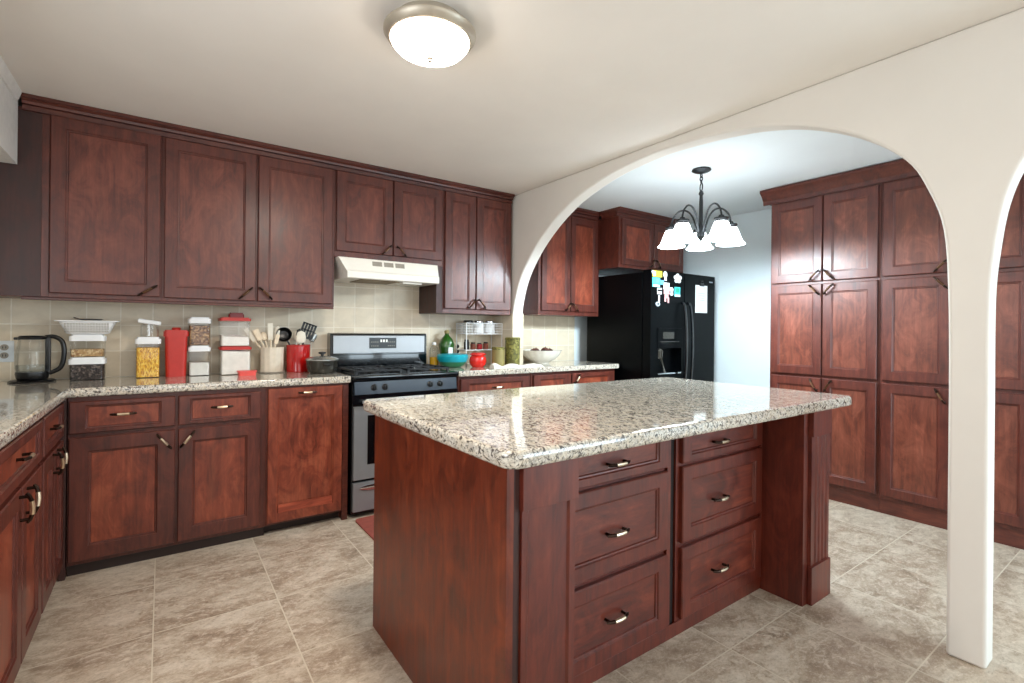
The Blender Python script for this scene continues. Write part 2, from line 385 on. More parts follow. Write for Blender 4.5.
struct(MB('floor').box(XL - .12, XR + .12, YFRONT - .12, YB + .12, -0.12, 0), 'floor', 'beige marbled stone tile floor in a square grid', 'floor')
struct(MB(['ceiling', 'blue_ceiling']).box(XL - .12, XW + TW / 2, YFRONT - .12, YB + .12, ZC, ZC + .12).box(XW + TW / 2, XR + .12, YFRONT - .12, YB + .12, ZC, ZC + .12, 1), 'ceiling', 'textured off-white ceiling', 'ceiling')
struct(MB(['wall', 'blue_wall']).box(XL - .12, XW + TW, YB, YB + .12, 0, ZC).box(XW + TW, XR + .12, YB, YB + .12, 0, ZC, 1), 'wall_back', 'back wall behind the range and refrigerator', 'wall')
struct(MB('blue_wall').box(XR, XR + .12, YFRONT, YB, 0, ZC), 'wall_right', 'pale blue-white wall beside the refrigerator', 'wall')
def holed(mb, axis, c0, c1, a0, a1, holes, mi=0):
    """wall slab with rectangular openings; axis 'x' = runs along y at x c0..c1, 'y' = runs along x"""
    def bx(p, q, z0, z1):
        if q - p < 1e-4 or z1 - z0 < 1e-4: return
        if axis == 'x': mb.box(c0, c1, p, q, z0, z1, mi)
        else: mb.box(p, q, c0, c1, z0, z1, mi)
    cur = a0
    for (h0, h1, z0, z1) in sorted(holes):
        bx(cur, h0, 0, ZC); bx(h0, h1, 0, z0); bx(h0, h1, z1, ZC); cur = h1
    bx(cur, a1, 0, ZC); return mb
struct(holed(MB('wall'), 'x', XL - .12, XL, YFRONT, YB, [(0.3, 1.6, 1.15, 1.95)]), 'wall_left')
struct(holed(MB('wall'), 'y', YFRONT - .12, YFRONT, XL - .12, XR + .12, [(-0.4, 1.9, 0.55, 2.05), (2.85, 4.40, 0.35, 2.15)]), 'wall_front')
def window(name, axis, c, a0, a1, z0, z1):
    mb = MB('white_trim'); f = 0.05
    def bx(m, p, q, s, e, t=0.03, mi=0):
        if axis == 'x': m.box(c - t, c + t, p, q, s, e, mi)
        else: m.box(p, q, c - t, c + t, s, e, mi)
    for p, q, s, e in ((a0, a1, z0, z0 + f), (a0, a1, z1 - f, z1), (a0, a0 + f, z0 + f, z1 - f), (a1 - f, a1, z0 + f, z1 - f), ((a0 + a1) / 2 - f / 2, (a0 + a1) / 2 + f / 2, z0 + f, z1 - f)):
        bx(mb, p, q, s, e)
    o = struct(mb, name)
    g = MB('pane'); bx(g, a0 + f, a1 - f, z0 + f, z1 - f, 0.003); po = g.build('pane', o)
window('window_1', 'x', XL - .08, 0.3, 1.6, 1.15, 1.95)
window('fill_window', 'y', YFRONT - .08, -0.4, 1.9, 0.55, 2.05)  # unseen window added to carry the front fill
window('window_3', 'y', YFRONT - .08, 2.85, 4.40, 0.35, 2.15)

# wall with the two arches
a1 = [(.570, 0), (.570, 1.0), (.574, 1.363), (.590, 1.635), (.640, 1.805), (.712, 1.941), (.870, 2.085), (1.076, 2.200), (1.30, 2.272), (1.534, 2.309), (1.78, 2.327), (2.006, 2.329), (2.33, 2.295), (2.634, 2.216), (2.88, 2.105), (3.095, 1.955), (3.25, 1.805), (3.361, 1.654), (3.43, 1.48), (3.457, 1.316), (3.462, 1.0), (3.462, 0)]
a2h = [(.455, 0), (.455, 1.0), (.455, 1.358), (.443, 1.539), (.418, 1.716), (.371, 1.854), (.28, 2.0), (.13, 2.13), (-.08, 2.23), (-.32, 2.29), (-.60, 2.31)]
a2 = [(2 * -.60 - y, z) for y, z in a2h] + list(reversed(a2h))[1:]
def sm(pts):
    q = spline([(p[0], p[1], 0) for p in pts[1:-1]], 5)
    return [pts[0]] + [(v.x, v.y) for v in q] + [pts[-1]]
outline = [(YFRONT, 0)] + sm(a2) + sm(a1) + [(YB, 0), (YB, ZC), (YFRONT, ZC)]
mw = MB('wall').prism(outline, XW, XW + TW, 'x').build('wall_middle'); mw.modifiers.clear()
mw['kind'] = 'structure'; mw['label'] = 'cream wall with two round arches between kitchen and dining side'; mw['category'] = 'wall'
bv = mw.modifiers.new('soft_edges', 'BEVEL'); bv.width = 0.012; bv.segments = 3; bv.limit_method = 'ANGLE'; bv.angle_limit = math.radians(50)
mw.modifiers.new('even_shading', 'WEIGHTED_NORMAL').keep_sharp = True

# boxed soffit above the left worktop
struct(MB('white_trim').box(XL, -0.60, YFRONT, 3.455, 2.035, ZC - .0), 'trim_1', 'white boxed soffit at the upper left corner', 'soffit')
struct(MB('white_trim').prism([(-0.60, 2.335), (-0.592, 2.335), (-0.578, 2.375), (-0.578, ZC), (-0.60, ZC)], YFRONT, 3.40, 'y'), 'trim_2')
# tiled splash back
sp = MB('splash')
sp.box(XL, 3.49, 3.79, YB, CT, 1.385).box(0.955, 1.75, 3.789, YB, 1.385, 1.62)
sp.box(XW - .006, XW, 3.462, 3.79, CT, 1.375).box(XW - .006, XW + TW + .006, 3.453, 3.462, CT, 1.375).box(XW + TW, XW + TW + .006, 3.462, 3.79, CT, 1.375)
struct(sp, 'trim_3', 'beige tumbled stone tile splash back above the worktop', 'backsplash')

# ------------------------------------------------------------------ cabinets
def front_mb(x0, x1, z0, z1, fx=0.06, fz=0.06, t=0.02, y=0.0, horizontal=False, mats=None):
    """shaker front: frame with chamfer and a recessed panel. Front at y - t"""
    mb = MB(mats or (['rail', 'rail'] if horizontal else ['frame', 'panel', 'rail']))
    bm = mb.bm
    def rect(ix, iz, yy): return [bm.verts.new(p) for p in ((x0 + ix, yy, z0 + iz), (x1 - ix, yy, z0 + iz), (x1 - ix, yy, z1 - iz), (x0 + ix, yy, z1 - iz))]
    R = [rect(0, 0, y), rect(0, 0, y - t + .004), rect(.004, .004, y - t), rect(fx, fz, y - t), rect(fx + .004, fz + .004, y - t + .005), rect(fx + .009, fz + .009, y - t + .006), rect(fx + .012, fz + .012, y - t + .011)]
    for i, (p, q) in enumerate(zip(R, R[1:])):
        for k in range(4): mb.face((p[k], p[(k + 1) % 4], q[(k + 1) % 4], q[k]), 0)
    mb.face(R[-1], 1); mb.face(list(reversed(R[0])), 0)
    return mb

def handle_mb(cx, cz, ang, y, L=0.105, mid='brass'):
    """arched pull: dark posts and ends, bright middle; lies in the front plane, turned by ang"""
    mb = MB(['bronze', mid]); ca, sa = math.cos(ang), math.sin(ang)
    P = lambda s, d: Vector((cx + ca * s, y - d, cz + sa * s))
    h = L / 2
    for s in (-h * .78, h * .78): mb.tube([P(s, 0), P(s, .024)], .0055, 8)
    pr = [(-h, .018), (-h * .8, .024), (-h * .45, .030), (0, .032), (h * .45, .030), (h * .8, .024), (h, .018)]
    q = [P(s, d) for s, d in pr]
    mb.tube(q[:3], [.0045, .006, .0065], 8); mb.tube(q[4:], [.0065, .006, .0045], 8)
    mb.tube(q[2:5], [.007, .0075, .007], 8, mi=1)
    return mb

UP, DN = math.radians(52), math.radians(-52)
def cabinet(name, label, cat, loc, rotz, W, D, z0, z1, fronts, toe=None, mats=('frame',), group=None, one_wood=False):
    # local frame: x along the run, carcass front at y = 0, body behind it
    front_mats = ['frame', 'panel']
    if name.startswith('wall') and loc[0] < 2.6: front_mats[1] = 'dim_panel'  # cabinets past the arch keep the brighter wood in place of lamp light
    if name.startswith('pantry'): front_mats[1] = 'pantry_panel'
    if one_wood: front_mats[0] = 'panel'
    t = thing(name, label, cat, loc, rotz, group)
    body = MB(mats[0]).box(0, W, 0, D, z0, z1, bev=.0015, seg=1)
    if toe: pass
    body.build('body', t)
    if toe:
        MB('toe').box(0, W, toe, D, 0, z0).build('toe_kick', t)
    for f in fronts:
        kind, x0, x1, za, zb, hd = f[:6]
        hor = kind == 'drawer'
        fx, fz = (f[6] if len(f) > 6 else ((.06, .03) if hor else (.06, .062)))
        mb = front_mb(x0, x1, za, zb, fx, fz, mats=front_mats)
        o = mb.build('drawer' if hor else 'door', t)
        if hd:
            hx, hz, an = hd
            handle_mb(hx, hz, an, -.020 if not (x0 + fx + .012 < hx < x1 - fx - .012 and za + fz + .012 < hz < zb - fz - .012) else -.009, mid='brass' if name.startswith('base') else 'aged_brass').build('handle', o)
    return t

YU, YF = 3.47, 3.20
# --- upper run on the back wall
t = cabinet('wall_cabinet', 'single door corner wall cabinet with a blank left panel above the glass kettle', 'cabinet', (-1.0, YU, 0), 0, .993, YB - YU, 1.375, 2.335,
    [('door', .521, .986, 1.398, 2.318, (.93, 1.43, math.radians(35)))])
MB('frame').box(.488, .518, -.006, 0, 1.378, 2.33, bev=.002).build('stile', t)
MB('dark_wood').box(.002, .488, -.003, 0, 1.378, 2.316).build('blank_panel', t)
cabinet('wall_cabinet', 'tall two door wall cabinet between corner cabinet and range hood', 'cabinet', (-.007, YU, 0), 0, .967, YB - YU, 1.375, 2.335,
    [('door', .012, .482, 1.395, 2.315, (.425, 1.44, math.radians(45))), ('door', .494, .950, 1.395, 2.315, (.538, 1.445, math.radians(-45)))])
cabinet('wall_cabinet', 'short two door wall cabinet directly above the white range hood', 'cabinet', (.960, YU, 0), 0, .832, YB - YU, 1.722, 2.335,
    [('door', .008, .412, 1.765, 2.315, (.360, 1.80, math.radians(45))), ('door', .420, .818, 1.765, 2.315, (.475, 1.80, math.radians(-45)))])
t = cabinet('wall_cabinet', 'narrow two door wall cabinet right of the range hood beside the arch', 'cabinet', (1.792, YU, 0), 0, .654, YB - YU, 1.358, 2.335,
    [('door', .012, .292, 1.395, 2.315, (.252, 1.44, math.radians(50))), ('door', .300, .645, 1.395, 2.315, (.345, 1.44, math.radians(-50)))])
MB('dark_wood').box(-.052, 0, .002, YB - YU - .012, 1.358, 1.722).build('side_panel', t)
def crown_profile(y):   # (y, z) outline, grows towards the room
    return [(y, 2.318), (y - .014, 2.318), (y - .016, 2.340), (y - .006, 2.3405), (y - .006, 2.346), (y - .024, 2.347), (y - .027, 2.360), (y - .038, 2.367), (y - .038, 2.371), (y - .050, 2.3715), (y - .050, 2.3885), (y, 2.3885)]
o = MB('rail').prism(crown_profile(YU - .0005), -.585, 2.445, 'x').build('crown_moulding'); tag(o, 'long stepped cherry crown moulding above the back wall cabinets', 'moulding')
for nm, x0, x1, z, lab in (('light_rail', -.585, .958, 1.360, 'cherry light rail under the left wall cabinets'),):
    o = MB('rail').box(x0, x1, YU - .004, YU + .016, z, z + .0145, bev=.003).build(nm); tag(o, lab, 'moulding')

# --- lower run on the back wall
DB = YB - YF
cabinet('base_cabinet', 'two drawer two door base cabinet under the glass kettle and containers', 'cabinet', (-.372, YF, 0), 0, .872, DB - .002, .055, CB,
    [('drawer', .006, .432, .700, .858, (.215, .785, 0), (.060, .020)), ('drawer', .446, .842, .700, .858, (.648, .785, 0), (.052, .018)),
     ('door', .006, .432, .075, .680, (.385, .625, DN), (.074, .068)), ('door', .446, .842, .075, .680, (.487, .625, UP), (.066, .068))], toe=.018)
t = cabinet('base_cabinet', 'base cabinet with one tall pull-out front left of the range', 'cabinet', (.500, YF, 0), 0, .484, DB - .002, .058, CB,
    [('door', .010, .440, .072, .868, (.225, .838, 0), (.052, .055))], toe=.06, one_wood=True)
MB('rail').box(.446, .482, -.006, .06, 0.0, .868, bev=.002).build('end_stile', t)
MB('lit_bevel').box(.070, .380, -.0165, -.0105, .132, .180, bev=.001).build('bevel_highlight', t, loc=(0, -.004, -.004))  # light caught on the lower inner bevel, put in as a brighter strip
cabinet('base_cabinet', 'base cabinet with a drawer just right of the range behind the island', 'cabinet', (1.785, YF, 0), 0, .676, .240, .06, CB,
    [('drawer', .020, .660, .705, .858, (.345, .785, 0), (.07, .034)), ('door', .020, .336, .075, .680, (.29, .625, DN)), ('door', .344, .660, .075, .680, (.39, .625, UP))], toe=.03)
cabinet('base_cabinet', 'base cabinet with a full height door next to the refrigerator', 'cabinet', (2.467, YF, 0), 0, .990, .245, .06, CB,
    [('drawer', .020, .430, .705, .858, None, (.07, .034)), ('door', .445, .970, .075, .858, (.485, .810, UP), (.07, .034)),
     ('door', .020, .430, .075, .680, (.385, .625, DN))], toe=.03)
# --- left run (front faces +x); local x runs towards +y
XF = -.400
DL = XF - XL - .002
cabinet('base_cabinet', 'left run base cabinet nearest the corner with drawer over two doors', 'cabinet', (XF, 2.672, 0), PI / 2, .505, DL, .055, CB,
    [('drawer', .012, .492, .700, .858, (.25, .782, 0), (.06, .034)), ('door', .012, .248, .075, .680, (.205, .63, math.radians(-80))), ('door', .256, .492, .075, .680, (.300, .63, math.radians(80)))], toe=.018)
cabinet('base_cabinet', 'left run base cabinet at the left picture edge with wide drawer', 'cabinet', (XF, 1.90, 0), PI / 2, .768, DL, .055, CB,
    [('drawer', .060, .752, .700, .858, (.42, .782, 0), (.06, .034)), ('door', .060, .410, .075, .680, (.368, .62, math.radians(-80))), ('door', .420, .752, .075, .680, (.465, .62, math.radians(80)))], toe=.018)
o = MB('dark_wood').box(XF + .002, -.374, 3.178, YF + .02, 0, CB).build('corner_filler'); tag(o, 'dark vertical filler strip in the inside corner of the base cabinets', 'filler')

# --- worktops (granite)
def slab_mb(pts, bev=.012):
    mb = MB('granite').prism(pts, CB, CT, 'z', bev=bev); return mb
o = slab_mb([(XL + .001, 1.86), (-.362, 1.86), (-.362, 3.166), (.992, 3.166), (.992, 3.789), (XL + .001, 3.789)]).build('granite_worktop'); tag(o, 'L-shaped speckled granite worktop along the left and back walls', 'countertop')
o = slab_mb([(1.776, 3.166), (3.485, 3.166), (3.485, 3.788), (XW + TW + .007, 3.788), (XW + TW + .007, 3.452), (XW - .007, 3.452), (XW - .007, 3.788), (1.776, 3.788)], .010).build('granite_worktop'); tag(o, 'speckled granite worktop between range and refrigerator', 'countertop')

# --- far wall cabinet, fridge cabinet
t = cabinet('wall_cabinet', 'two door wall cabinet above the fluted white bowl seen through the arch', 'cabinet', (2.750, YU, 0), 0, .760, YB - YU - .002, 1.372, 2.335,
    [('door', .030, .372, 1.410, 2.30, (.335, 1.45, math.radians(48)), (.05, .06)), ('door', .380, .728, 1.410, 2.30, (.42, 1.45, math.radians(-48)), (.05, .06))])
MB('rail').prism(crown_profile(-.0005), -.035, .742, 'x').build('crown', t)
MB('rail').box(-.030, -.0005, 0, .328, 2.33, 2.388).build('crown_return', t)
YFC = 3.20
t = cabinet('wall_cabinet', 'deep two door cabinet above the black refrigerator', 'cabinet', (3.500, YFC, 0), 0, .990, YB - YFC - .002, 1.835, 2.325,
    [('door', .030, .485, 1.862, 2.295, (.445, 1.90, UP), (.05, .05)), ('door', .495, .965, 1.862, 2.295, (.535, 1.90, DN), (.05, .05))])
MB('rail').prism(crown_profile(-.0005), -.045, .990, 'x').build('crown', t)
MB('rail').prism([(-.0005, 2.318), (-.012, 2.318), (-.014, 2.338), (-.030, 2.358), (-.046, 2.372), (-.046, 2.3885), (-.0005, 2.3885)], -.0005, .215, 'y').build('crown_return', t)

# --- pantry wall (front faces -x): local x runs towards -y
XP = 4.03
def pantry(label, y_left, W, doors):
    fr = []
    for (x0, x1, side) in doors:
        w = x1 - x0; hx = x1 - .045 if side == 'R' else x0 + .045
        an = 1 if side == 'R' else -1
        fr += [('door', x0, x1, 1.622, 2.256, (hx, 1.665, an * math.radians(48)), (.056, .06)),
               ('door', x0, x1, .912, 1.600, (hx, 1.555, -an * math.radians(48)), (.056, .06)),
               ('door', x0, x1, .125, .892, (hx, .840, -an * math.radians(60)), (.056, .06))]
    t = cabinet('pantry_cabinet', label, 'cabinet', (XP, y_left, 0), -PI / 2, W, XR - XP - .002, .10, 2.290, fr, toe=None)
    MB('rail').box(0, W, .006, .30, 0, .10).build('toe_kick', t)
    return t
t = pantry('two column floor to ceiling pantry cabinet next to the pale wall', 2.045, .752, [(.014, .386, 'R'), (.394, .738, 'L')])
t = pantry('pantry cabinet partly hidden by the arch column', 1.291, .752, [(.014, .374, 'R'), (.382, .738, 'L')])
t = pantry('pantry cabinet behind the column seen through the right arch', .537, .752, [(.014, .374, 'R'), (.382, .738, 'L')])
pc = [(XP - .0005, 2.270), (XP - .014, 2.270), (XP - .016, 2.300), (XP - .024, 2.308), (XP - .040, 2.335), (XP - .066, 2.358), (XP - .072, 2.362), (XP - .072, 2.381), (XP + .02, 2.381), (XP + .02, 2.291), (XP - .0005, 2.291)]
mb = MB('rail').prism(pc, -.215, 2.105, 'y')
mb.box(XP + .02, XR - .003, 2.047, 2.105, 2.291, 2.381)
o = mb.build('crown_moulding'); tag(o, 'wide stepped crown moulding on top of the pantry cabinets', 'moulding')

# ------------------------------------------------------------------ island
IX0, IX1, IY0, IY1 = .720, 2.578, 1.022, 1.985
ISL = thing('kitchen_island', 'large cherry kitchen island with six drawers under a granite top', 'island', (0, 0, 0))
MB('slab').box(IX0, IX0 + .022, IY0 + .006, IY1, 0, CB).build('end_panel', ISL)
MB('island_frame').box(IX0 + .022, IX1, 1.250, IY1, 0, CB).build('body', ISL)
def post(x0, x1, name, n, dp):
    mb = MB(['rail', 'island_frame', 'panel'])
    mb.box(x0, x1, IY0 + .012, 1.250, 0, CB, 1)
    mb.box(x0 - .002, x1 + .002, IY0 - .008, IY0 + .012, .760, CB, 1, bev=.002)
    mb.box(x0 - .004, x1 + .005, IY0 - .006, IY0 + .012, 0, .172, 1, bev=.003)
    # reeded face between the two blocks
    wv = (x1 - x0 - .04) / n
    prof = [(x0 + .002, IY0 + .012), (x0 + .002, IY0 + .002), (x0 + .018, IY0 + .002)]
    for k in range(n):
        a = x0 + .02 + wv * k
        prof += [(a + .002, IY0 + .002), (a + min(wv * .25, .008), IY0 + dp), (a + wv - min(wv * .25, .008), IY0 + dp), (a + wv - .002, IY0 + .002)]
    prof += [(x1 - .018, IY0 + .002), (x1 - .002, IY0 + .002), (x1 - .002, IY0 + .012)]
    mb.prism(prof, .172, .760, 'z', 1)
    return mb.build(name, ISL)
post(.764, .955, 'fluted_post', 1, .009); post(2.395, IX1, 'fluted_post', 4, .008)
MB('dark_wood').box(IX0 + .022, .764, IY0 + .010, 1.25, 0, CB).build('edge_strip', ISL)
MB('island_frame').box(2.352, 2.395, IY0 + .016, 1.25, 0, CB).build('inner_panel', ISL)
YD = 1.236   # face of the drawer carcass
MB('island_frame').box(.955, 1.655, YD, 1.252, .0, CB).box(1.700, 2.352, YD, 1.252, .0, CB).build('face_frame', ISL)
MB('gap_shade').box(1.655, 1.700, 1.246, 1.252, 0, CB).build('shadow_gap', ISL)  # dark strip stands in for shade between the two drawer columns
for (x0, x1, hx) in ((.985, 1.628, 1.335), (1.722, 2.335, 1.985)):
    for (za, zb, hz, fz) in ((.695, .858, .757, .030), (.372, .682, .510, .055), (.065, .352, .205, .050)):
        mb = front_mb(x0, x1, za, zb, .055, fz, .02, 0.0, mats=['island_frame', 'island_panel'])
        d = mb.build('drawer', ISL, (0, YD, 0))
        handle_mb(hx, hz, 0, -.009, .11).build('handle', d)
MB('island_frame').box(1.630, 1.652, YD - .012, YD, .06, CB - .01, bev=.002).box(2.337, 2.352, YD - .012, YD, .06, CB - .01, bev=.002).build('stile', ISL)
MB('island_frame').box(.955, 2.352, YD - .006, YD, 0, .055, bev=.002).build('plinth', ISL)
# rounded granite top
def rrect(x0, x1, y0, y1, r, n=6):
    out = []
    for cx, cy, a0 in ((x1 - r, y0 + r, -PI / 2), (x1 - r, y1 - r, 0), (x0 + r, y1 - r, PI / 2), (x0 + r, y0 + r, PI)):
        for k in range(n + 1): out.append((cx + r * math.cos(a0 + PI / 2 * k / n), cy + r * math.sin(a0 + PI / 2 * k / n)))
    return out
def edge_slab(name, x0, x1, y0, y1, r, layers):
    mb = MB('granite'); rings = []
    for ins, z in layers: rings.append([mb.bm.verts.new((x, y, z)) for x, y in rrect(x0 + ins, x1 - ins, y0 + ins, y1 - ins, max(r - ins, .004))])
    n = len(rings[0])
    for p, q in zip(rings, rings[1:]):
        for k in range(n): mb.face((p[k], p[(k + 1) % n], q[(k + 1) % n], q[k]))
    mb.face(list(reversed(rings[0]))); mb.face(rings[-1]); return mb.build(name, smooth=50)
o = edge_slab('granite_worktop', .698, 2.770, .990, 2.104, .045, [(.006, CB), (.001, CB + .006), (0, CB + .012), (0, CT - .014), (.003, CT - .005), (.010, CT)])
tag(o, 'large rectangular granite top with rounded corners on the island', 'countertop')

# ------------------------------------------------------------------ range and hood
SX0, SX1, SYF = 1.000, 1.768, 3.165
R_ = thing('gas_range', 'freestanding black and stainless gas range with a clock panel', 'stove', (SX0, SYF, 0))
W = SX1 - SX0; D = 3.775 - SYF
MB('black_gloss').box(0, W, .02, D, .02, .905, bev=.003).build('body', R_)
mb = MB('black_gloss').box(0, W, -.012, D - .08, .890, .922, bev=.008).box(.05, W - .05, .06, D - .13, .920, .924, bev=.001); mb.build('cooktop', R_)
p = MB('blue_black'); p.prism([(.02, .800), (-.006, .800), (.004, .882), (.02, .886)], .012, W - .012, 'x'); cp = p.build('control_panel', R_)
MB('black_gloss').box(0, W, .0, .02, .735, .800, bev=.002).build('vent_strip', R_)
for u in (.140, .215, .545, .622):
    k = MB('black_plastic').lathe([(.021, 0), (.021, .006), (.015, .010), (.014, .026), (.0, .027)], 20, mat=Matrix.Translation((u, -.001, .842)) @ Matrix.Rotation(math.radians(83), 4, 'X'))
    k.box(u - .003, u + .003, -.034, -.022, .830, .854); k.build('knob', R_)
d = MB(['oven_steel', 'black_gloss'])
d.box(.006, W - .006, -.012, .02, .250, .722, 0, bev=.004)
door = d.build('oven_door', R_)
MB('dark_glass').box(.095, W - .095, -.0145, -.011, .345, .665, bev=.001).build('window', door)
hm = MB('steel').tube([(.06, -.045, .752), (W - .06, -.045, .752)], .011, 12)
for u in (.075, W - .075): hm.box(u - .012, u + .012, -.046, .0, .742, .760, bev=.002)
hm.build('handle', door)
dr = MB('oven_steel').box(.006, W - .006, -.010, .02, .045, .232, bev=.004).build('storage_drawer', R_)
MB('chrome').lathe([(0, 0), (.10, .0), (.115, .006), (0, .010)], 28, sx=1, sy=.16, mat=Matrix.Translation((.16, -.010, .195)) @ Matrix.Rotation(PI / 2, 4, 'X')).build('handle', dr)
bg = MB('black_gloss')
bg.box(0, W, .525, D, .92, 1.035, bev=.006)
bg.prism([(.535, 1.020), (.535, 1.175), (.545, 1.192), (.575, 1.196), (D, 1.190), (D, 1.020)], .0, W, 'x')
bgo = bg.build('backguard', R_)
MB('steel').prism([(.528, 1.045), (.5285, 1.172), (.536, 1.176), (.536, 1.042)], .022, W - .022, 'x').build('steel_panel', bgo)
dp = MB('black_plastic').box(.290, .505, .5245, .530, 1.078, 1.160, bev=.001).build('clock_panel', bgo)
ds = MB('display')
for k in range(3): ds.box(.375 + .022 * k, .388 + .022 * k, .5235, .5247, 1.126, 1.146)
ds.build('digits', dp)
bt = MB('vent_grey')
for k in range(4):
    bt.box(.302 + .016 * k, .312 + .016 * k, .5238, .5247, 1.094, 1.100)
    bt.box(.435 + .016 * k, .445 + .016 * k, .5238, .5247, 1.094, 1.100)
    bt.box(.302 + .016 * k, .312 + .016 * k, .5238, .5247, 1.124, 1.130)
    bt.box(.435 + .016 * k, .445 + .016 * k, .5238, .5247, 1.124, 1.130)
bt.build('keypad', dp)
for gx in (.20, .568):
    g = MB('black_iron'); z = .952
    for yy in (.075, .27, .465): g.box(gx - .16, gx + .16, yy - .006, yy + .006, z - .012, z)
    for xx in (-.16, .0, .16): g.box(gx + xx - .006, gx + xx + .006, .075, .465, z - .012, z)
    for yy in (.172, .368):
        for a in (-.10, .10):
            g.box(gx + a - .005, gx + a + .005, yy - .075, yy + .075, z - .010, z + .004)
        g.box(gx - .14, gx + .14, yy - .005, yy + .005, z - .010, z + .004)
    for xx in (-.155, .155):
        for yy in (.08, .46): g.box(gx + xx - .008, gx + xx + .008, yy - .008, yy + .008, .922, z)
    g.build('grate', R_)
    for yy in (.172, .368):
        MB(['black_iron', 'steel']).lathe([(.05, .922), (.05, .930), (.038, .934), (.038, .940), (0, .941)], 24, gx, yy).build('burner', R_)

H_ = thing('range_hood', 'white slim under-cabinet range hood above the stove', 'range hood', (.968, YU, 0))
HW = .748
hb = MB(['white_enamel', 'vent_grey'])
hb.prism([(.318, 1.5745), (-.086, 1.5745), (-.094, 1.580), (-.094, 1.622), (-.084, 1.632), (-.062, 1.719), (.318, 1.719)], 0, HW, 'x', 0, bev=.003)
for v in hb.bm.verts:           # lower lip drawn in at the left end
    if v.co.x < .05 and v.co.y < -.05: v.co.x += .055 * min(1, (1.72 - v.co.z) / .10)
hob = hb.build('shell', H_)
vg = MB('vent_grey')
for k in range(3):
    x = .235 + .085 * k
    vg.prism([(-.0730, 1.672), (-.0755, 1.671), (-.0680, 1.703), (-.0655, 1.704)], x, x + .070, 'x')
vg.build('vent', H_)
MB('filter').box(.16, .44, -.06, .20, 1.570, 1.576).build('grease_filter', H_)
MB('white_enamel').box(.47, .62, -.06, .06, 1.562, 1.575, bev=.003).build('lamp_cover', H_)

# ------------------------------------------------------------------ refrigerator
FX0, FX1, FY = 3.510, 4.490, 2.830
F_ = thing('refrigerator', 'large black side-by-side refrigerator with magnets and ice dispenser', 'refrigerator', (FX0, FY, 0))
FW = FX1 - FX0; FS = .478
MB('fridge_black').box(.0, FW, .095, .80, .02, 1.765, bev=.006).build('body', F_)
ld = MB('fridge_black'); dt = .085
dx0, dx1, dz0, dz1 = .105, .445, .845, 1.080
ld.box(0, dx0, 0, dt, .06, 1.780, bev=.0).box(dx1, FS, 0, dt, .06, 1.780).box(dx0, dx1, 0, dt, dz1, 1.780).box(dx0, dx1, 0, dt, .06, dz0).box(dx0, dx1, .07, dt, dz0, dz1)
L = ld.build('freezer_door', F_)
MB('fridge_black').box(dx0 - .008, dx1 + .008, -.006, .0, dz1, 1.262, bev=.002).build('dispenser_panel', L)
MB('pot_grey').box(dx0 + .06, dx1 - .12, -.0075, -.0055, 1.165, 1.225).box(dx0 + .03, dx1 - .05, -.0075, -.0055, 1.135, 1.141).build('control_buttons', L)
MB('chrome').box(dx0, dx1, -.004, .07, dz0 - .002, dz0 + .010, bev=.002).build('drip_tray', L)
lv = MB('pot_grey').lathe([(.035, .985), (.040, 1.0), (.045, 1.055), (.03, 1.078)], 20, .155, .035)
lv.tube([(.18, .03, 1.0), (.24, .045, .92), (.27, .05, .858)], .010, 8); lv.build('dispenser_lever', L)
Rd = MB('fridge_black').box(FS + .008, FW, 0, dt, .06, 1.780, bev=.006).build('fridge_door', F_)
for xx, par in ((FS - .040, L), (FS + .050, Rd)):
    MB('black_gloss').tube(spline([(xx, 0, 1.50), (xx, -.035, 1.47), (xx, -.055, 1.30), (xx, -.062, 1.10), (xx, -.055, .88), (xx, -.035, .70), (xx, 0, .67)], 5), .013, 10).build('handle', par)
MB('steel').box(FW - .10, FW - .045, -.002, 0, 1.715, 1.727).build('badge', Rd)
MB('black_plastic').box(.01, FW - .01, .03, .10, 0, .06).build('kick_grille', F_)

def magnet(label, x, z, parts, grp='magnets on the freezer door', name='fridge_magnet', y=FY):
    """flat little magnets; parts = list of (shape, material, dx, dz, w, h)"""
    mats = [p[1] for p in parts]; mb = MB(mats)
    for i, (s, m, dx, dz, w_, h_) in enumerate(parts):
        th = .005 + .0015 * i
        if s == 'r': mb.box(x + dx - w_ / 2, x + dx + w_ / 2, y - th, y - (.0 if i == 0 else .004), z + dz - h_ / 2, z + dz + h_ / 2, i)
        else: mb.lathe([(w_ / 2, 0), (w_ / 2, th * .7), (w_ / 2 * .8, th), (0, th)], 20, mi=i, sy=h_ / w_, mat=Matrix.Translation((x + dx, y, z + dz)) @ Matrix.Rotation(PI / 2, 4, 'X'))
    o = mb.build(name); tag(o, label, 'magnet', grp); return o
magnet('small round white magnet at the top left freezer corner', 3.535, 1.757, [('c', 'paper_dim', 0, 0, .036, .030)])
magnet('yellow card magnet near the freezer door top', 3.592, 1.744, [('r', 'yellow', 0, 0, .130, .055), ('r', 'paper_dim', -.04, .0, .03, .04)])
magnet('turquoise picture magnet under the yellow card', 3.578, 1.668, [('r', 'teal_card', 0, 0, .100, .084), ('r', 'paper_dim', 0, -.030, .085, .016), ('r', 'blue_card', .01, .015, .04, .035)])
magnet('small blue card magnet beside the turquoise picture', 3.658, 1.672, [('r', 'blue_card', 0, 0, .050, .042)])
magnet('white oval magnet right of the yellow card', 3.705, 1.735, [('c', 'paper_dim', 0, .01, .058, .060), ('r', 'paper_dim', 0, -.030, .03, .03)])
magnet('pale flower-shaped magnet at the top right of the freezer door', 3.885, 1.722, [('c', 'pink_card', 0, 0, .055, .050)] + [('c', 'paper_dim', .034 * math.cos(a), .028 * math.sin(a), .046, .038) for a in [PI / 2 + 2 * PI * k / 5 for k in range(5)]])
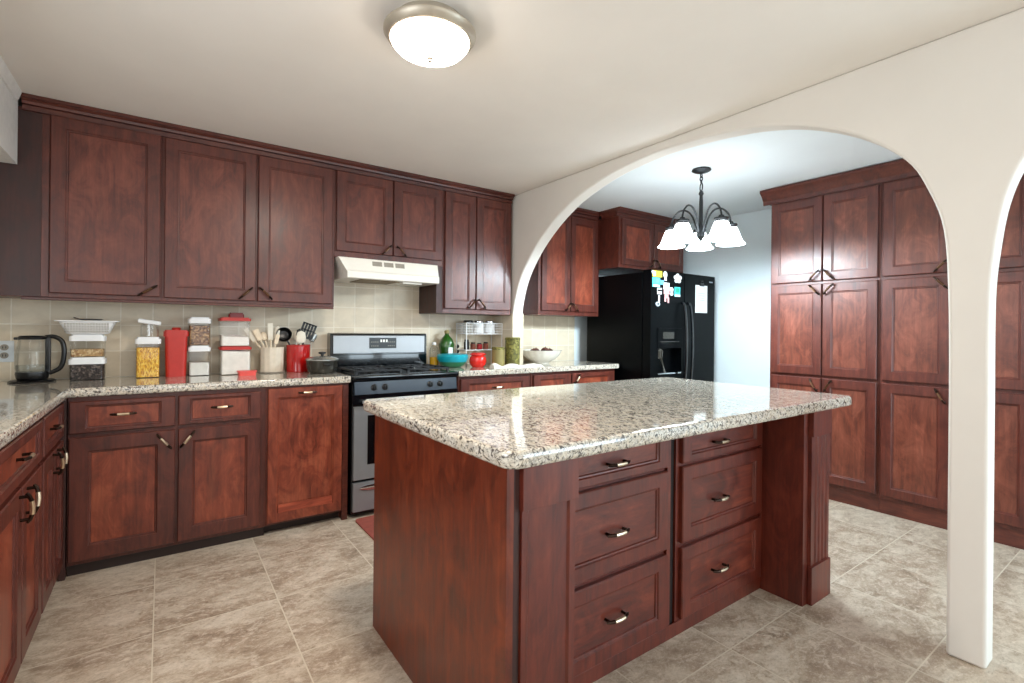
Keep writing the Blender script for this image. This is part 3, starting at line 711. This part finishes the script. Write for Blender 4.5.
magnet('white and pink photo magnet in the middle of the freezer door', 3.722, 1.622, [('r', 'paper_dim', 0, .02, .082, .060), ('r', 'pink_card', 0, -.032, .078, .044), ('r', 'ink', .01, .02, .04, .022)])
magnet('small black and white striped magnet left of the photo magnet', 3.625, 1.592, [('r', 'paper_dim', 0, 0, .060, .056), ('r', 'black_plastic', 0, .006, .060, .018)])
magnet('small pale round magnet right of the photo magnet', 3.798, 1.600, [('c', 'paper_dim', 0, .016, .052, .040), ('r', 'ink', 0, -.006, .04, .010), ('c', 'paper_dim', 0, -.026, .042, .030)])
magnet('green and white card magnet at the right of the freezer door', 3.882, 1.598, [('r', 'teal_card', 0, 0, .082, .090), ('r', 'green_card', 0, .014, .05, .042), ('r', 'paper_dim', 0, -.034, .075, .018)])
magnet('grey key-shaped magnet hanging lowest on the freezer door', 3.605, 1.496, [('c', 'ink', 0, -.02, .058, .042), ('r', 'paper_dim', .012, .026, .018, .062), ('c', 'black_plastic', 0, -.02, .026, .018)])
magnet('pink ribbon-like magnet below the photo magnet', 3.725, 1.535, [('r', 'pink_card', 0, .014, .05, .032), ('r', 'pink_card', -.02, -.014, .022, .040), ('r', 'pink_card', .022, -.020, .02, .050)])
t = thing('notepad', 'white notepad clipped to the right refrigerator door', 'notepad', (0, FY, 0))
MB('paper').box(4.165, 4.350, -.006, 0, 1.415, 1.680).build('paper_sheet', t)
pr = MB('ink')
for k in range(4): pr.box(4.195, 4.30, -.0068, -.0058, 1.60 - .022 * k, 1.603 - .022 * k)
pr.build('printed_lines', t)
MB('black_plastic').box(4.225, 4.285, -.016, 0, 1.672, 1.700, bev=.003).tube([(4.240, -.012, 1.70), (4.240, -.012, 1.722), (4.272, -.012, 1.722), (4.272, -.012, 1.70)], .003, 6).build('clip', t)

# ------------------------------------------------------------------ ceiling lamp, chandelier
LX, LY = .818, 1.705
t = thing('ceiling_lamp', 'round flush ceiling lamp with a glowing frosted dome', 'ceiling light', (LX, LY, ZC))
MB('nickel').lathe([(0, 0), (.130, 0), (.130, -.034), (.168, -.037), (.173, -.042), (.173, -.048), (.168, -.056), (.159, -.068), (.152, -.072), (.144, -.072)], 48, caps=False).build('rim', t)
MB('dome').lathe([(.150, -.068), (.144, -.082), (.126, -.101), (.094, -.116), (.055, -.124), (0, -.127)], 48, caps=False).build('dome_shade', t)
ld_ = bpy.data.lights.new('lamp_glow', 'AREA'); ld_.shape = 'DISK'; ld_.size = .20; ld_.energy = LAMP_DOWN; ld_.color = (1.0, 0.91, 0.80)
lo_ = bpy.data.objects.new('lamp_glow', ld_); C.objects.link(lo_); lo_.parent = t; lo_.location = (0, 0, -.158)
MB('nickel').lathe([(0, -.127), (.012, -.130), (.013, -.136), (.007, -.142), (.008, -.147), (0, -.152)], 16, caps=False).build('finial', t)

KX, KY = 3.125, 2.085
t = thing('chandelier', 'five-arm dark metal chandelier with bell-shaped glowing shades', 'chandelier', (KX, KY, 0))
MB('chand_metal').lathe([(0, ZC), (.062, ZC), (.066, ZC - .010), (.050, ZC - .020), (.018, ZC - .030), (0, ZC - .034)], 32, caps=False).build('canopy', t)
ch = MB('chand_metal')
def link(cz, ry, rz, yaw):
    pts = []
    for k in range(12):
        a = 2 * PI * k / 12; s = ry * math.cos(a)
        pts.append((s * math.cos(yaw), s * math.sin(yaw), cz + rz * math.sin(a)))
    ch.tube(pts, .0045, 6, closed=True)
link(2.346, .010, .016, 0); link(2.322, .010, .016, 1.57); link(2.300, .010, .014, 0.3); link(2.262, .026, .030, .9)
ch.build('chain', t)
MB('chand_metal').lathe([(0, 2.236), (.012, 2.232), (.018, 2.215), (.011, 2.200), (.013, 2.16), (.013, 1.99), (.022, 1.96), (.030, 1.93), (.030, 1.912), (.016, 1.895), (.008, 1.88), (0, 1.872)], 20, caps=False).build('stem', t)
for k in range(5):
    a = math.atan2(.562, .827) + .02 + 2 * PI * k / 5; ca, sa = math.cos(a), math.sin(a)
    prf = [(.018, 1.925), (.034, 1.98), (.058, 2.055), (.100, 2.105), (.150, 2.110), (.192, 2.075), (.210, 2.030), (.210, 2.012)]
    MB('chand_metal').tube(spline([(r * ca, r * sa, z) for r, z in prf], 4), .0065, 8).build('arm', t)
    MB('chand_metal').lathe([(0, 2.020), (.016, 2.018), (.020, 2.006), (.046, 2.000), (.046, 1.990), (.040, 1.984), (.040, 1.974), (.030, 1.970)], 20, .210 * ca, .210 * sa, caps=False).build('socket_cap', t)
    MB('shade').lathe([(.036, 1.980), (.046, 1.965), (.058, 1.935), (.068, 1.905), (.080, 1.878), (.098, 1.857), (.095, 1.855), (.076, 1.874), (.062, 1.905), (.050, 1.940), (.036, 1.970)], 28, .210 * ca, .210 * sa, caps=False).build('glass_shade', t)
    bl = bpy.data.lights.new('bulb', 'POINT'); bl.energy = BULB; bl.color = (0.77, 0.92, 1.0); bl.shadow_soft_size = .022
    bo = bpy.data.objects.new('bulb', bl); C.objects.link(bo); bo.parent = t; bo.location = (.210 * ca, .210 * sa, 1.862)

# ------------------------------------------------------------------ things on the left worktop
Z = CT
def rbox(mb, cx, cy, w_, d_, z0, z1, r=.015, mi=0, taper=0.0):
    rings = []
    for z, s in ((z0, 1 - taper), (z1, 1)): rings.append([mb.bm.verts.new((x, y, z)) for x, y in rrect(cx - w_ / 2 * s, cx + w_ / 2 * s, cy - d_ / 2 * s, cy + d_ / 2 * s, r, 4)])
    n = len(rings[0])
    for k in range(n): mb.face((rings[0][k], rings[0][(k + 1) % n], rings[1][(k + 1) % n], rings[1][k]), mi)
    mb.face(list(reversed(rings[0])), mi); mb.face(rings[1], mi); return mb

t = thing('electric_kettle', 'glass electric kettle with black handle in the corner', 'kettle', (-.566, 3.64, Z))
MB('black_plastic').lathe([(.094, 0), (.096, .006), (.088, .012), (0, .013)], 36).build('power_base', t)
MB('black_plastic').lathe([(.058, .014), (.064, .022), (.068, .045), (.066, .056), (0, .056)], 36).build('heating_base', t)
MB('glass').lathe([(.066, .056), (.070, .080), (.067, .150), (.058, .215), (.055, .232)], 36, caps=False).build('glass_body', t)
MB('water').lathe([(0, .058), (.062, .058), (.066, .080), (.0655, .090), (0, .090)], 36, caps=False).build('water', t)
MB('black_plastic').lathe([(.058, .228), (.060, .240), (.050, .248), (0, .250)], 36).box(-.072, -.045, -.016, .016, .226, .240, bev=.004).build('lid', t)
MB('black_plastic').tube(spline([(.050, 0, .240), (.085, 0, .243), (.118, 0, .215), (.126, 0, .150), (.112, 0, .075), (.066, 0, .045)], 5), .0115, 10).box(.050, .072, -.014, .014, .05, .238, bev=.004).build('handle', t)

def clear_box(label, cx, cy, z, w_, d_, h, lid_h, lid_mat, fill_mat, fill, name='food_container', grp=None, lid_over=.004, fill_slope=0.0):
    t = thing(name, label, 'container', (cx, cy, z), 0, grp)
    wall = MB('clear'); rr = .014
    rings = [[wall.bm.verts.new((x, y, zz)) for x, y in rrect(-w_ / 2 * s, w_ / 2 * s, -d_ / 2 * s, d_ / 2 * s, rr, 4)] for zz, s in ((.0, .95), (.006, .97), (h, 1.0))]
    n = len(rings[0])
    for p, q in zip(rings, rings[1:]):
        for k in range(n): wall.face((p[k], p[(k + 1) % n], q[(k + 1) % n], q[k]))
    wall.face(list(reversed(rings[0]))); wall.build('box', t)
    if fill > 0:
        f = MB(fill_mat); fx, fy = w_ / 2 * .93, d_ / 2 * .93; fh = h * fill
        base = [f.bm.verts.new((x, y, .004)) for x, y in rrect(-fx, fx, -fy, fy, rr * .8, 4)]
        top = [f.bm.verts.new((x, y, fh + fill_slope * math.sin(x / w_ * 9 + 1) + random.uniform(-.002, .002))) for x, y in rrect(-fx, fx, -fy, fy, rr * .8, 4)]
        for k in range(n): f.face((base[k], base[(k + 1) % n], top[(k + 1) % n], top[k]))
        f.face(list(reversed(base)))
        c = f.bm.verts.new((0, 0, fh + .004))
        for k in range(n): f.face((top[k], top[(k + 1) % n], c))
        f.build('contents', t)
    lm = MB(lid_mat); rbox(lm, 0, 0, w_ + lid_over * 2, d_ + lid_over * 2, h - .004, h + lid_h * .7, rr + .004); rbox(lm, 0, 0, w_ - .012, d_ - .012, h + lid_h * .7, h + lid_h, rr)
    lm.build('lid', t); return t
g2 = 'stacked clear containers by the kettle'
clear_box('clear container of dark beans with white lid at bottom of stack', -.342, 3.67, Z, .152, .13, .094, .034, 'white_plastic', 'beans', .92, grp=g2)
clear_box('clear container of oats with white lid under the basket', -.342, 3.67, Z + .129, .148, .125, .094, .034, 'white_plastic', 'oats', .45, grp=g2)
zb = Z + .258
t = thing('plastic_basket', 'white perforated plastic basket on top of the container stack', 'basket', (-.340, 3.66, zb))
bk = MB(['white_plastic', 'vent_grey'])
rings = []
for zz, wx, wy in ((0, .160, .12), (.003, .180, .13), (.068, .238, .18), (.070, .272, .20), (.075, .272, .20), (.074, .232, .174), (.006, .172, .12)):
    rings.append([bk.bm.verts.new((x, y, zz)) for x, y in rrect(-wx / 2, wx / 2, -wy / 2, wy / 2, .025, 4)])
n = len(rings[0])
for p, q in zip(rings, rings[1:]):
    for k in range(n): bk.face((p[k], p[(k + 1) % n], q[(k + 1) % n], q[k]))
bk.face(list(reversed(rings[0]))); bk.face(rings[-1])
bk.build('basket_body', t)
hl = MB('vent_grey')
for r_ in range(4):
    for k in range(16):
        x = -.090 + .0120 * k; zz = .014 + .014 * r_; yy = -(.066 + .024 * zz / .068)
        hl.box(x - .003, x + .003, yy - .0035, yy + .004, zz - .0042, zz + .0042)
hl.build('perforations', t)
t = thing('strainer', 'wire strainer lying in the white basket', 'strainer', (-.330, 3.66, zb + .062))
MB('chrome').tube([(.052 * math.cos(a), .040 * math.sin(a), .020) for a in [2 * PI * k / 20 for k in range(20)]], .0035, 6, closed=True).tube([(-.052, 0, .02), (-.075, 0, .03)], .004, 6).build('rim', t)
MB('lid_glass_steel').lathe([(.050, .020), (.042, .006), (.022, -.006), (0, -.010)], 20, sy=.75, caps=False).build('mesh_bowl', t)

clear_box('clear jar of yellow pasta with white lid', -.068, 3.67, Z, .118, .115, .205, .036, 'white_plastic', 'pasta', .86)
t = thing('food_container', 'empty clear jar with white tilted lid on the pasta jar', 'container', (-.062, 3.67, Z + .241))
MB('clear').lathe([(.045, 0), (.047, .006), (.044, .070), (.050, .076)], 24, caps=False).lathe([(0, .0), (.045, 0)], 24, caps=False).build('jar_body', t)
MB('white_plastic').box(-.058, .056, -.045, .045, -.010, .016, bev=.008, mat=Matrix.Translation((0, 0, .086)) @ Matrix.Rotation(math.radians(9), 4, 'Y')).build('lid', t)
MB('white_plastic').tube([(-.003, -.02, .006), (-.003, -.02, .078)], .006, 8).build('spout', t)

t = thing('canister', 'tall red plastic canister beside the pasta jar', 'canister', (.070, 3.67, Z))
mb = MB('red_plastic'); rbox(mb, 0, 0, .116, .105, 0, .250, .022, taper=.10); mb.build('canister_body', t)
mb = MB('red_plastic'); rbox(mb, 0, 0, .130, .115, .244, .276, .022); rbox(mb, 0, 0, .116, .100, .276, .284, .02)
mb.lathe([(.022, .284), (.024, .296), (.018, .300), (0, .300)], 20); mb.build('lid', t)
g3 = 'stacked square containers with white lids'
clear_box('clear container half full of sugar below the nuts container', .190, 3.67, Z, .112, .11, .156, .032, 'white_plastic', 'sugar', .52, grp=g3)
clear_box('clear container of brown nuts stacked on the sugar container', .190, 3.67, Z + .189, .114, .11, .142, .034, 'white_plastic', 'nuts', .86, grp=g3)
g4 = 'stacked flour containers with red lids'
clear_box('large clear container full of flour with red lid', .386, 3.66, Z, .172, .15, .164, .018, 'red_plastic', 'flour', .94, grp=g4, fill_slope=.006)
t = clear_box('upper flour container with red lid and dark red knob', .382, 3.66, Z + .183, .168, .15, .166, .018, 'red_plastic', 'flour', .42, grp=g4, fill_slope=.012)
mb = MB('dark_red'); rbox(mb, .01, 0, .088, .06, .184, .206, .015); rbox(mb, .01, 0, .074, .05, .206, .216, .012); mb.build('knob', t)
t = thing('butter_dish', 'low coral red dish in front of the flour containers', 'dish', (.440, 3.52, Z))
mb = MB('pink_plastic'); rbox(mb, 0, 0, .104, .06, 0, .024, .012, taper=.06); mb.build('dish_body', t)
mb = MB('pink_plastic'); rbox(mb, 0, 0, .110, .066, .024, .031, .012); mb.build('lid', t)

# crocks and utensils
CX1, CY1 = .610, 3.67
t = thing('utensil_crock', 'cream ribbed crock holding pale wooden utensils', 'crock', (CX1, CY1, Z))
MB('cream_ceramic').lathe([(.066, 0), (.070, .006), (.072, .160), (.074, .172), (.066, .172), (.064, .012), (0, .010)], 48, caps=False, flute=.030, nf=13).lathe([(0, 0), (.066, 0)], 48, caps=False).build('crock_body', t)
MB('vent_grey').lathe([(.080, 0), (.082, .004), (.078, .008), (.067, .008)], 40, caps=False).build('foot_ring', t)
CX2, CY2 = .776, 3.67
t = thing('utensil_crock', 'red glazed crock holding black and white kitchen tools', 'crock', (CX2, CY2, Z))
MB('red_ceramic').lathe([(.072, 0), (.076, .006), (.078, .178), (.080, .186), (.072, .188), (.070, .012), (0, .010)], 40, caps=False).lathe([(0, 0), (.072, 0)], 40, caps=False).build('crock_body', t)

def ladle_head(mb, c, d, r, mi=0): mb.lathe([(r, 0), (r * .95, -r * .4), (r * .7, -r * .75), (0, -r * .9), (0, -r * .82), (r * .62, -r * .68), (r * .86, -r * .38), (r * .92, 0)], 20, caps=False, mi=mi, mat=Matrix.Translation(c) @ d)
def utensil(label, cx, cy, foot, top, hr, mats, head, name='kitchen_utensil', grp=None):
    """stick from foot to top (relative to crock) with a head mesh at its upper end"""
    f = Vector((cx + foot[0], cy + foot[1], Z + .016)); e = Vector((cx + top[0], cy + top[1], Z + top[2]))
    t = thing(name, label, 'utensil', f, 0, grp)
    d = (e - f); ez = d.normalized()
    MB(mats[0]).tube([Vector((0, 0, 0)), d * .5, d], [hr, hr * 1.1, hr], 8).build('handle', t)
    ex = (Vector((1, 0, 0)) - ez * ez.x).normalized(); ey = ez.cross(ex)
    m = Matrix((( ex.x, ey.x, ez.x, d.x), (ex.y, ey.y, ez.y, d.y), (ex.z, ey.z, ez.z, d.z), (0, 0, 0, 1)))
    hm = MB(mats[1]); head(hm, m); hm.build('head', t); return t
def oval(w_, h, th=.008): return lambda mb, m: mb.lathe([(0, 0), (.45 * w_, h * .12), (.5 * w_, h * .5), (.38 * w_, h * .85), (0, h)], 20, caps=False, sy=th * 2 / w_, mat=m)
def paddle(w_, h, th=.006): return lambda mb, m: mb.box(-w_ / 2, w_ / 2, -th / 2, th / 2, -.005, h, bev=.003, mat=m)
def slotted(w_, h):
    def f(mb, m):
        th = .006
        for k in range(5):
            x = -w_ / 2 + w_ * k / 4; mb.box(x - .0072, x + .0072, -th / 2, th / 2, .008, h, mat=m)
        mb.box(-w_ / 2 - .0045, w_ / 2 + .0045, -th / 2, th / 2, -.004, .012, mat=m); mb.box(-w_ / 2 - .0045, w_ / 2 + .0045, -th / 2, th / 2, h - .010, h, mat=m)
        mb.box(-w_ / 2, w_ / 2, -th / 2, th / 2, h * .48, h * .56, mat=m)
    return f
def spoon_bowl(w_): return lambda mb, m: ladle_head(mb, (0, 0, 0), m @ Matrix.Translation((0, 0, w_ * .5)) @ Matrix.Rotation(math.radians(75), 4, 'X'), w_ / 2)
ga = 'wooden utensils in the cream crock'
utensil('pale wooden spatula leaning far left from the cream crock', CX1, CY1, (.035, 0), (-.105, .01, .215), .006, ('wood_light', 'ivory'), paddle(.030, .10), grp=ga)
utensil('pale wooden turner second from left in the cream crock', CX1, CY1, (.025, .02), (-.075, -.01, .225), .006, ('wood_light', 'wood_light'), paddle(.036, .075), grp=ga)
utensil('round-headed wooden spoon in the cream crock', CX1, CY1, (.010, -.01), (-.040, .015, .215), .006, ('wood_light', 'wood_light'), oval(.042, .065), grp=ga)
utensil('ivory upright spatula at the middle of the cream crock', CX1, CY1, (.0, .0), (-.010, .0, .225), .006, ('wood_light', 'ivory'), paddle(.034, .110), grp=ga)
utensil('ivory long spoon at the right of the cream crock', CX1, CY1, (-.010, .02), (.024, .02, .220), .006, ('ivory', 'ivory'), oval(.036, .10), grp=ga)
utensil('short wooden fork at the front of the cream crock', CX1, CY1, (-.02, -.02), (.015, -.045, .200), .005, ('wood_light', 'wood_light'), paddle(.026, .060), grp=ga)
gb = 'tools in the red crock'
utensil('black ladle leaning left from the red crock', CX2, CY2, (.03, -.01), (-.072, -.01, .215), .006, ('black_plastic', 'black_plastic'), spoon_bowl(.100), grp=gb)
utensil('black slotted turner leaning right from the red crock', CX2, CY2, (-.03, .0), (.045, .0, .235), .006, ('black_plastic', 'black_plastic'), slotted(.082, .105), grp=gb)
utensil('large white serving spoon at the middle of the red crock', CX2, CY2, (.0, -.02), (.006, -.04, .195), .006, ('ivory', 'ivory'), oval(.066, .092), grp=gb)
utensil('white narrow spoon just right of the black ladle', CX2, CY2, (.0, .03), (-.004, .045, .205), .006, ('ivory', 'ivory'), oval(.040, .085), grp=gb)
utensil('black pasta fork behind the white serving spoon', CX2, CY2, (.02, .03), (.020, .04, .215), .006, ('black_plastic', 'black_plastic'), oval(.055, .085), grp=gb)
utensil('thin steel whisk at the right side of the red crock', CX2, CY2, (-.02, .02), (.085, .02, .205), .004, ('chrome', 'lid_glass_steel'), oval(.045, .075, .012), grp=gb)

t = thing('cooking_pot', 'small dark nonstick pot with lid left of the range', 'pot', (.888, 3.475, Z))
MB('pot_grey').lathe([(.072, 0), (.088, .008), (.100, .040), (.102, .080), (.105, .088), (.096, .088), (.094, .04), (.07, .012), (0, .010)], 40, caps=False).lathe([(0, 0), (.072, 0)], 40, caps=False).build('pot_body', t)
MB('lid_glass_steel').lathe([(.108, .088), (.108, .094), (.090, .104), (.050, .114), (0, .116)], 40, caps=False).build('lid', t)
MB('black_plastic').lathe([(.010, .114), (.010, .126), (.024, .132), (.024, .142), (0, .146)], 20).build('knob', t)
MB('black_plastic').box(-.020, .020, -.126, -.098, .056, .068, bev=.004).build('handle', t)

# ------------------------------------------------------------------ things right of the range
t = thing('oil_bottle', 'clear bottle of yellow oil between range and green bottle', 'bottle', (1.838, 3.70, Z))
MB('clear').lathe([(.036, 0), (.038, .01), (.038, .130), (.030, .155), (.014, .170), (.014, .178)], 24, caps=False).build('bottle_body', t)
MB('oil').lathe([(0, .003), (.035, .003), (.036, .075), (0, .075)], 24, caps=False).build('oil', t)
MB('white_plastic').lathe([(.017, .176), (.017, .196), (0, .198)], 20).build('cap', t)
t = thing('green_bottle', 'green rounded bottle with pale label behind the turquoise bowl', 'bottle', (1.958, 3.705, Z))
MB('green_glass').lathe([(0, 0), (.050, 0), (.056, .01), (.054, .09), (.062, .140), (.066, .180), (.050, .222), (.026, .248), (.017, .262), (.017, .275), (0, .275)], 28, caps=False).build('bottle_body', t)
MB('tan_jar').lathe([(.020, .270), (.020, .292), (.010, .300), (0, .300)], 20, caps=False).build('cap', t)
MB('paper').box(-.018, .024, -.0665, -.055, .080, .155, bev=.002).build('label_sticker', t)
t = thing('mixing_bowl', 'turquoise bowl with green base at the right range edge', 'bowl', (1.912, 3.515, Z))
MB('green_plastic').lathe([(0, 0), (.062, 0), (.092, .018), (.112, .046), (.098, .046), (.06, .012), (0, .010)], 40, caps=False).build('base', t)
MB('teal').lathe([(.112, .046), (.124, .066), (.126, .092), (.118, .104), (.060, .110), (0, .112)], 40, caps=False).build('cover', t)
t = thing('red_jar', 'small round bright red lidded pot beside the turquoise bowl', 'pot', (2.105, 3.440, Z))
MB('red_pot').lathe([(0, 0), (.045, 0), (.064, .02), (.072, .05), (.066, .080), (.052, .094), (.052, .098)], 32, caps=False).build('pot_body', t)
MB('red_pot').lathe([(.066, .098), (.066, .110), (.050, .118), (0, .120)], 32, caps=False).lathe([(0, .098), (.066, .098)], 32, caps=False).build('lid', t)

t = thing('wire_rack', 'white wire shelf rack beside the arch pier', 'rack', (2.088, 3.600, Z))
RW, RD = .362, .170
for xx in (0, RW):
    for yy in (0, RD): MB('white_plastic').tube([(xx, yy, 0), (xx, yy, .362)], .0045, 8).build('upright', t)
for zz, nm in ((.268, 'top_shelf'), (.130, 'lower_shelf')):
    s = MB('white_plastic')
    for a, b_ in (((0, 0), (RW, 0)), ((0, RD), (RW, RD)), ((0, 0), (0, RD)), ((RW, 0), (RW, RD))): s.tube([(a[0], a[1], zz), (b_[0], b_[1], zz)], .004, 6)
    for k in range(1, 14): s.tube([(RW * k / 14, 0, zz), (RW * k / 14, RD, zz)], .002, 5)
    if nm == 'top_shelf':
        for a, b_ in (((0, 0), (RW, 0)), ((0, RD), (RW, RD)), ((0, 0), (0, RD)), ((RW, 0), (RW, RD))):
            for z2 in (.292, .315, .338, .360): s.tube([(a[0], a[1], z2), (b_[0], b_[1], z2)], .0032 if z2 == .36 else .0018, 5)
        for k in range(1, 24): s.tube([(RW * k / 24, 0, zz), (RW * k / 24, 0, .36)], .0015, 4)
        for k in range(1, 12): s.tube([(0, RD * k / 12, zz), (0, RD * k / 12, .36)], .0015, 4)
    s.build(nm, t)
gj = 'jars in the top basket of the wire rack'
for i, (x, mt, lm, lab) in enumerate(((.065, 'vent_grey', 'black_plastic', 'jar with black lid at the left of the rack basket'), (.170, 'white_plastic', 'chrome', 'jar with shiny metal lid in the middle of the rack basket'), (.285, 'white_plastic', 'chrome', 'jar with shiny metal lid at the right of the rack basket'))):
    j = thing('storage_jar', lab, 'jar', (2.088 + x, 3.683, Z + .272), 0, gj)
    MB(mt).lathe([(0, 0), (.042, 0), (.045, .006), (.045, .078), (.038, .086), (0, .086)], 24, caps=False).build('jar_body', j)
    MB(lm).lathe([(.040, .084), (.042, .088), (.042, .106), (.036, .112), (0, .113)], 24, caps=False).build('lid', j)
gs = 'spice bottles on the lower shelf of the wire rack'
for x, mt, h, lab in ((.05, 'black_plastic', .085, 'dark spice bottle at the left end of the lower rack shelf'), (.115, 'amber', .060, 'brown spice bottle second from left on the lower rack shelf'), (.180, 'dark_red', .055, 'dark red spice bottle in the middle of the lower rack shelf'), (.245, 'amber', .062, 'brown spice bottle right of the dark red one on the rack')):
    j = thing('spice_bottle', lab, 'bottle', (2.088 + x, 3.683, Z + .134), 0, gs)
    MB(mt).lathe([(0, 0), (.022, 0), (.024, .004), (.024, h * .75), (.018, h * .82), (0, h * .82)], 16, caps=False).build('bottle_body', j)
    MB('black_plastic').lathe([(.019, h * .80), (.019, h), (0, h)], 16, caps=False).build('cap', j)
t = thing('canister', 'short tan jar in front of the wire rack', 'jar', (2.245, 3.350, Z))
MB('tan_jar').lathe([(0, 0), (.050, 0), (.053, .006), (.053, .140), (.050, .146), (0, .146)], 28, caps=False).build('jar_body', t)
MB('olive').lathe([(.054, .144), (.055, .148), (.055, .160), (.050, .164), (0, .164)], 28, caps=False).build('lid', t)
t = thing('canister', 'tall olive green jar standing in front of the arch pier', 'jar', (2.395, 3.360, Z))
MB('olive').lathe([(0, 0), (.058, 0), (.062, .006), (.062, .215), (.058, .222), (0, .222)], 32, caps=False).build('jar_body', t)
MB('olive').lathe([(.063, .220), (.064, .224), (.064, .238), (.058, .243), (0, .243)], 32, caps=False).build('lid', t)
# towel lying along the worktop edge
mb = MB('cloth'); nx, ny = 40, 12; gr = []
for j in range(ny + 1):
    row = []
    for i in range(nx + 1):
        u, v = i / nx, j / ny; prof = math.sin(PI * min(1, max(0, v))) ** .5
        z = .003 + prof * (.016 + .010 * math.sin(u * 17 + 2 * v) + .006 * math.sin(u * 41 + v * 9)) + (.012 * math.exp(-((u - .06) / .05) ** 2)) * prof
        x = 2.115 + .50 * u; y = 3.205 + .075 * v + .012 * math.sin(u * 7) + .006 * math.sin(u * 23)
        row.append(mb.bm.verts.new((x, y, Z + z)))
    gr.append(row)
for j in range(ny):
    for i in range(nx): mb.face((gr[j][i], gr[j][i + 1], gr[j + 1][i + 1], gr[j + 1][i]))
lo = [[mb.bm.verts.new((v.co.x, v.co.y, Z + .0005)) for v in row] for row in gr]
for j in range(ny):
    for i in range(nx): mb.face((lo[j][i], lo[j + 1][i], lo[j + 1][i + 1], lo[j][i + 1]))
for i in range(nx): mb.face((lo[0][i], lo[0][i + 1], gr[0][i + 1], gr[0][i])); mb.face((gr[ny][i], gr[ny][i + 1], lo[ny][i + 1], lo[ny][i]))
for j in range(ny): mb.face((gr[j][0], gr[j + 1][0], lo[j + 1][0], lo[j][0])); mb.face((lo[j][nx], lo[j + 1][nx], gr[j + 1][nx], gr[j][nx]))
o = mb.build('kitchen_towel', smooth=80); tag(o, 'crumpled white towel lying before the green jars', 'towel')
BX, BY = 2.860, 3.560
t = thing('fruit_bowl', 'wide white scalloped bowl right of the olive jar', 'bowl', (BX, BY, Z))
bowl = MB('bowl_white')
bowl.lathe([(.074, 0), (.077, .011), (.121, .035), (.167, .074), (.191, .119), (.196, .123), (.187, .121), (.157, .074), (.105, .041), (.069, .027), (0, .025)], 72, caps=False, flute=.014, nf=18)
bowl.lathe([(0, 0), (.074, 0)], 72, caps=False)
bowl.build('bowl_body', t)
gf = 'dark fruit in the white bowl'
for i, (dx, dy, dz, r, lab) in enumerate(((-.105, -.02, .112, .036, 'dark brown fruit at the left of the white bowl'), (-.020, .05, .110, .042, 'dark brown fruit at the back of the white bowl'), (.010, -.050, .115, .046, 'large dark fruit heaped in the middle of the white bowl'), (.105, .0, .112, .036, 'dark brown fruit at the right of the white bowl'))):
    f = thing('fruit', lab, 'fruit', (BX + dx, BY + dy, Z + dz - .012), 0, gf)
    prf = [(0, -r)] + [(r * math.cos(a), r * math.sin(a)) for a in [-PI / 2 + PI * k / 10 for k in range(1, 10)]] + [(.006, r * .92), (0, r * .9)]
    MB('fruit').lathe(prf, 20, caps=False, sy=.94).build('flesh', f)
    MB('bronze').tube([(0, 0, r * .88), (.004, 0, r * 1.12)], .003, 6).build('stem', f)

# wall outlets
for x, lab in ((-.700, 'pale double wall outlet on the tiles left of the kettle'), (2.105, 'dark wall outlet on the tiles behind the red pot')):
    t = thing('wall_outlet', lab, 'outlet', (x, 3.7899, 1.085 if x < 0 else 1.06))
    dark = x > 0; hw = .037
    MB('outlet' if not dark else 'ivory').box(-hw, hw, -.006, 0, -.058, .058, bev=.002).build('cover_plate', t)
    for dz in (-.022, .022):
        s = MB(['vent_grey' if not dark else 'black_plastic', 'black_plastic'])
        s.lathe([(.017, 0), (.017, .003), (0, .003)], 20, mat=Matrix.Translation((0, -.0055, dz)) @ Matrix.Rotation(PI / 2, 4, 'X'))
        for dx in (-.006, .006): s.box(dx - .0015, dx + .0015, -.0095, -.008, dz - .006, dz + .006, 1)
        s.build('socket', t)

# floor mat in front of the range
mb = MB('mat'); rbox(mb, 1.44, 2.90, .86, .48, .0, .010, .03); o = mb.build('floor_mat'); tag(o, 'terracotta floor mat in front of the range', 'mat')
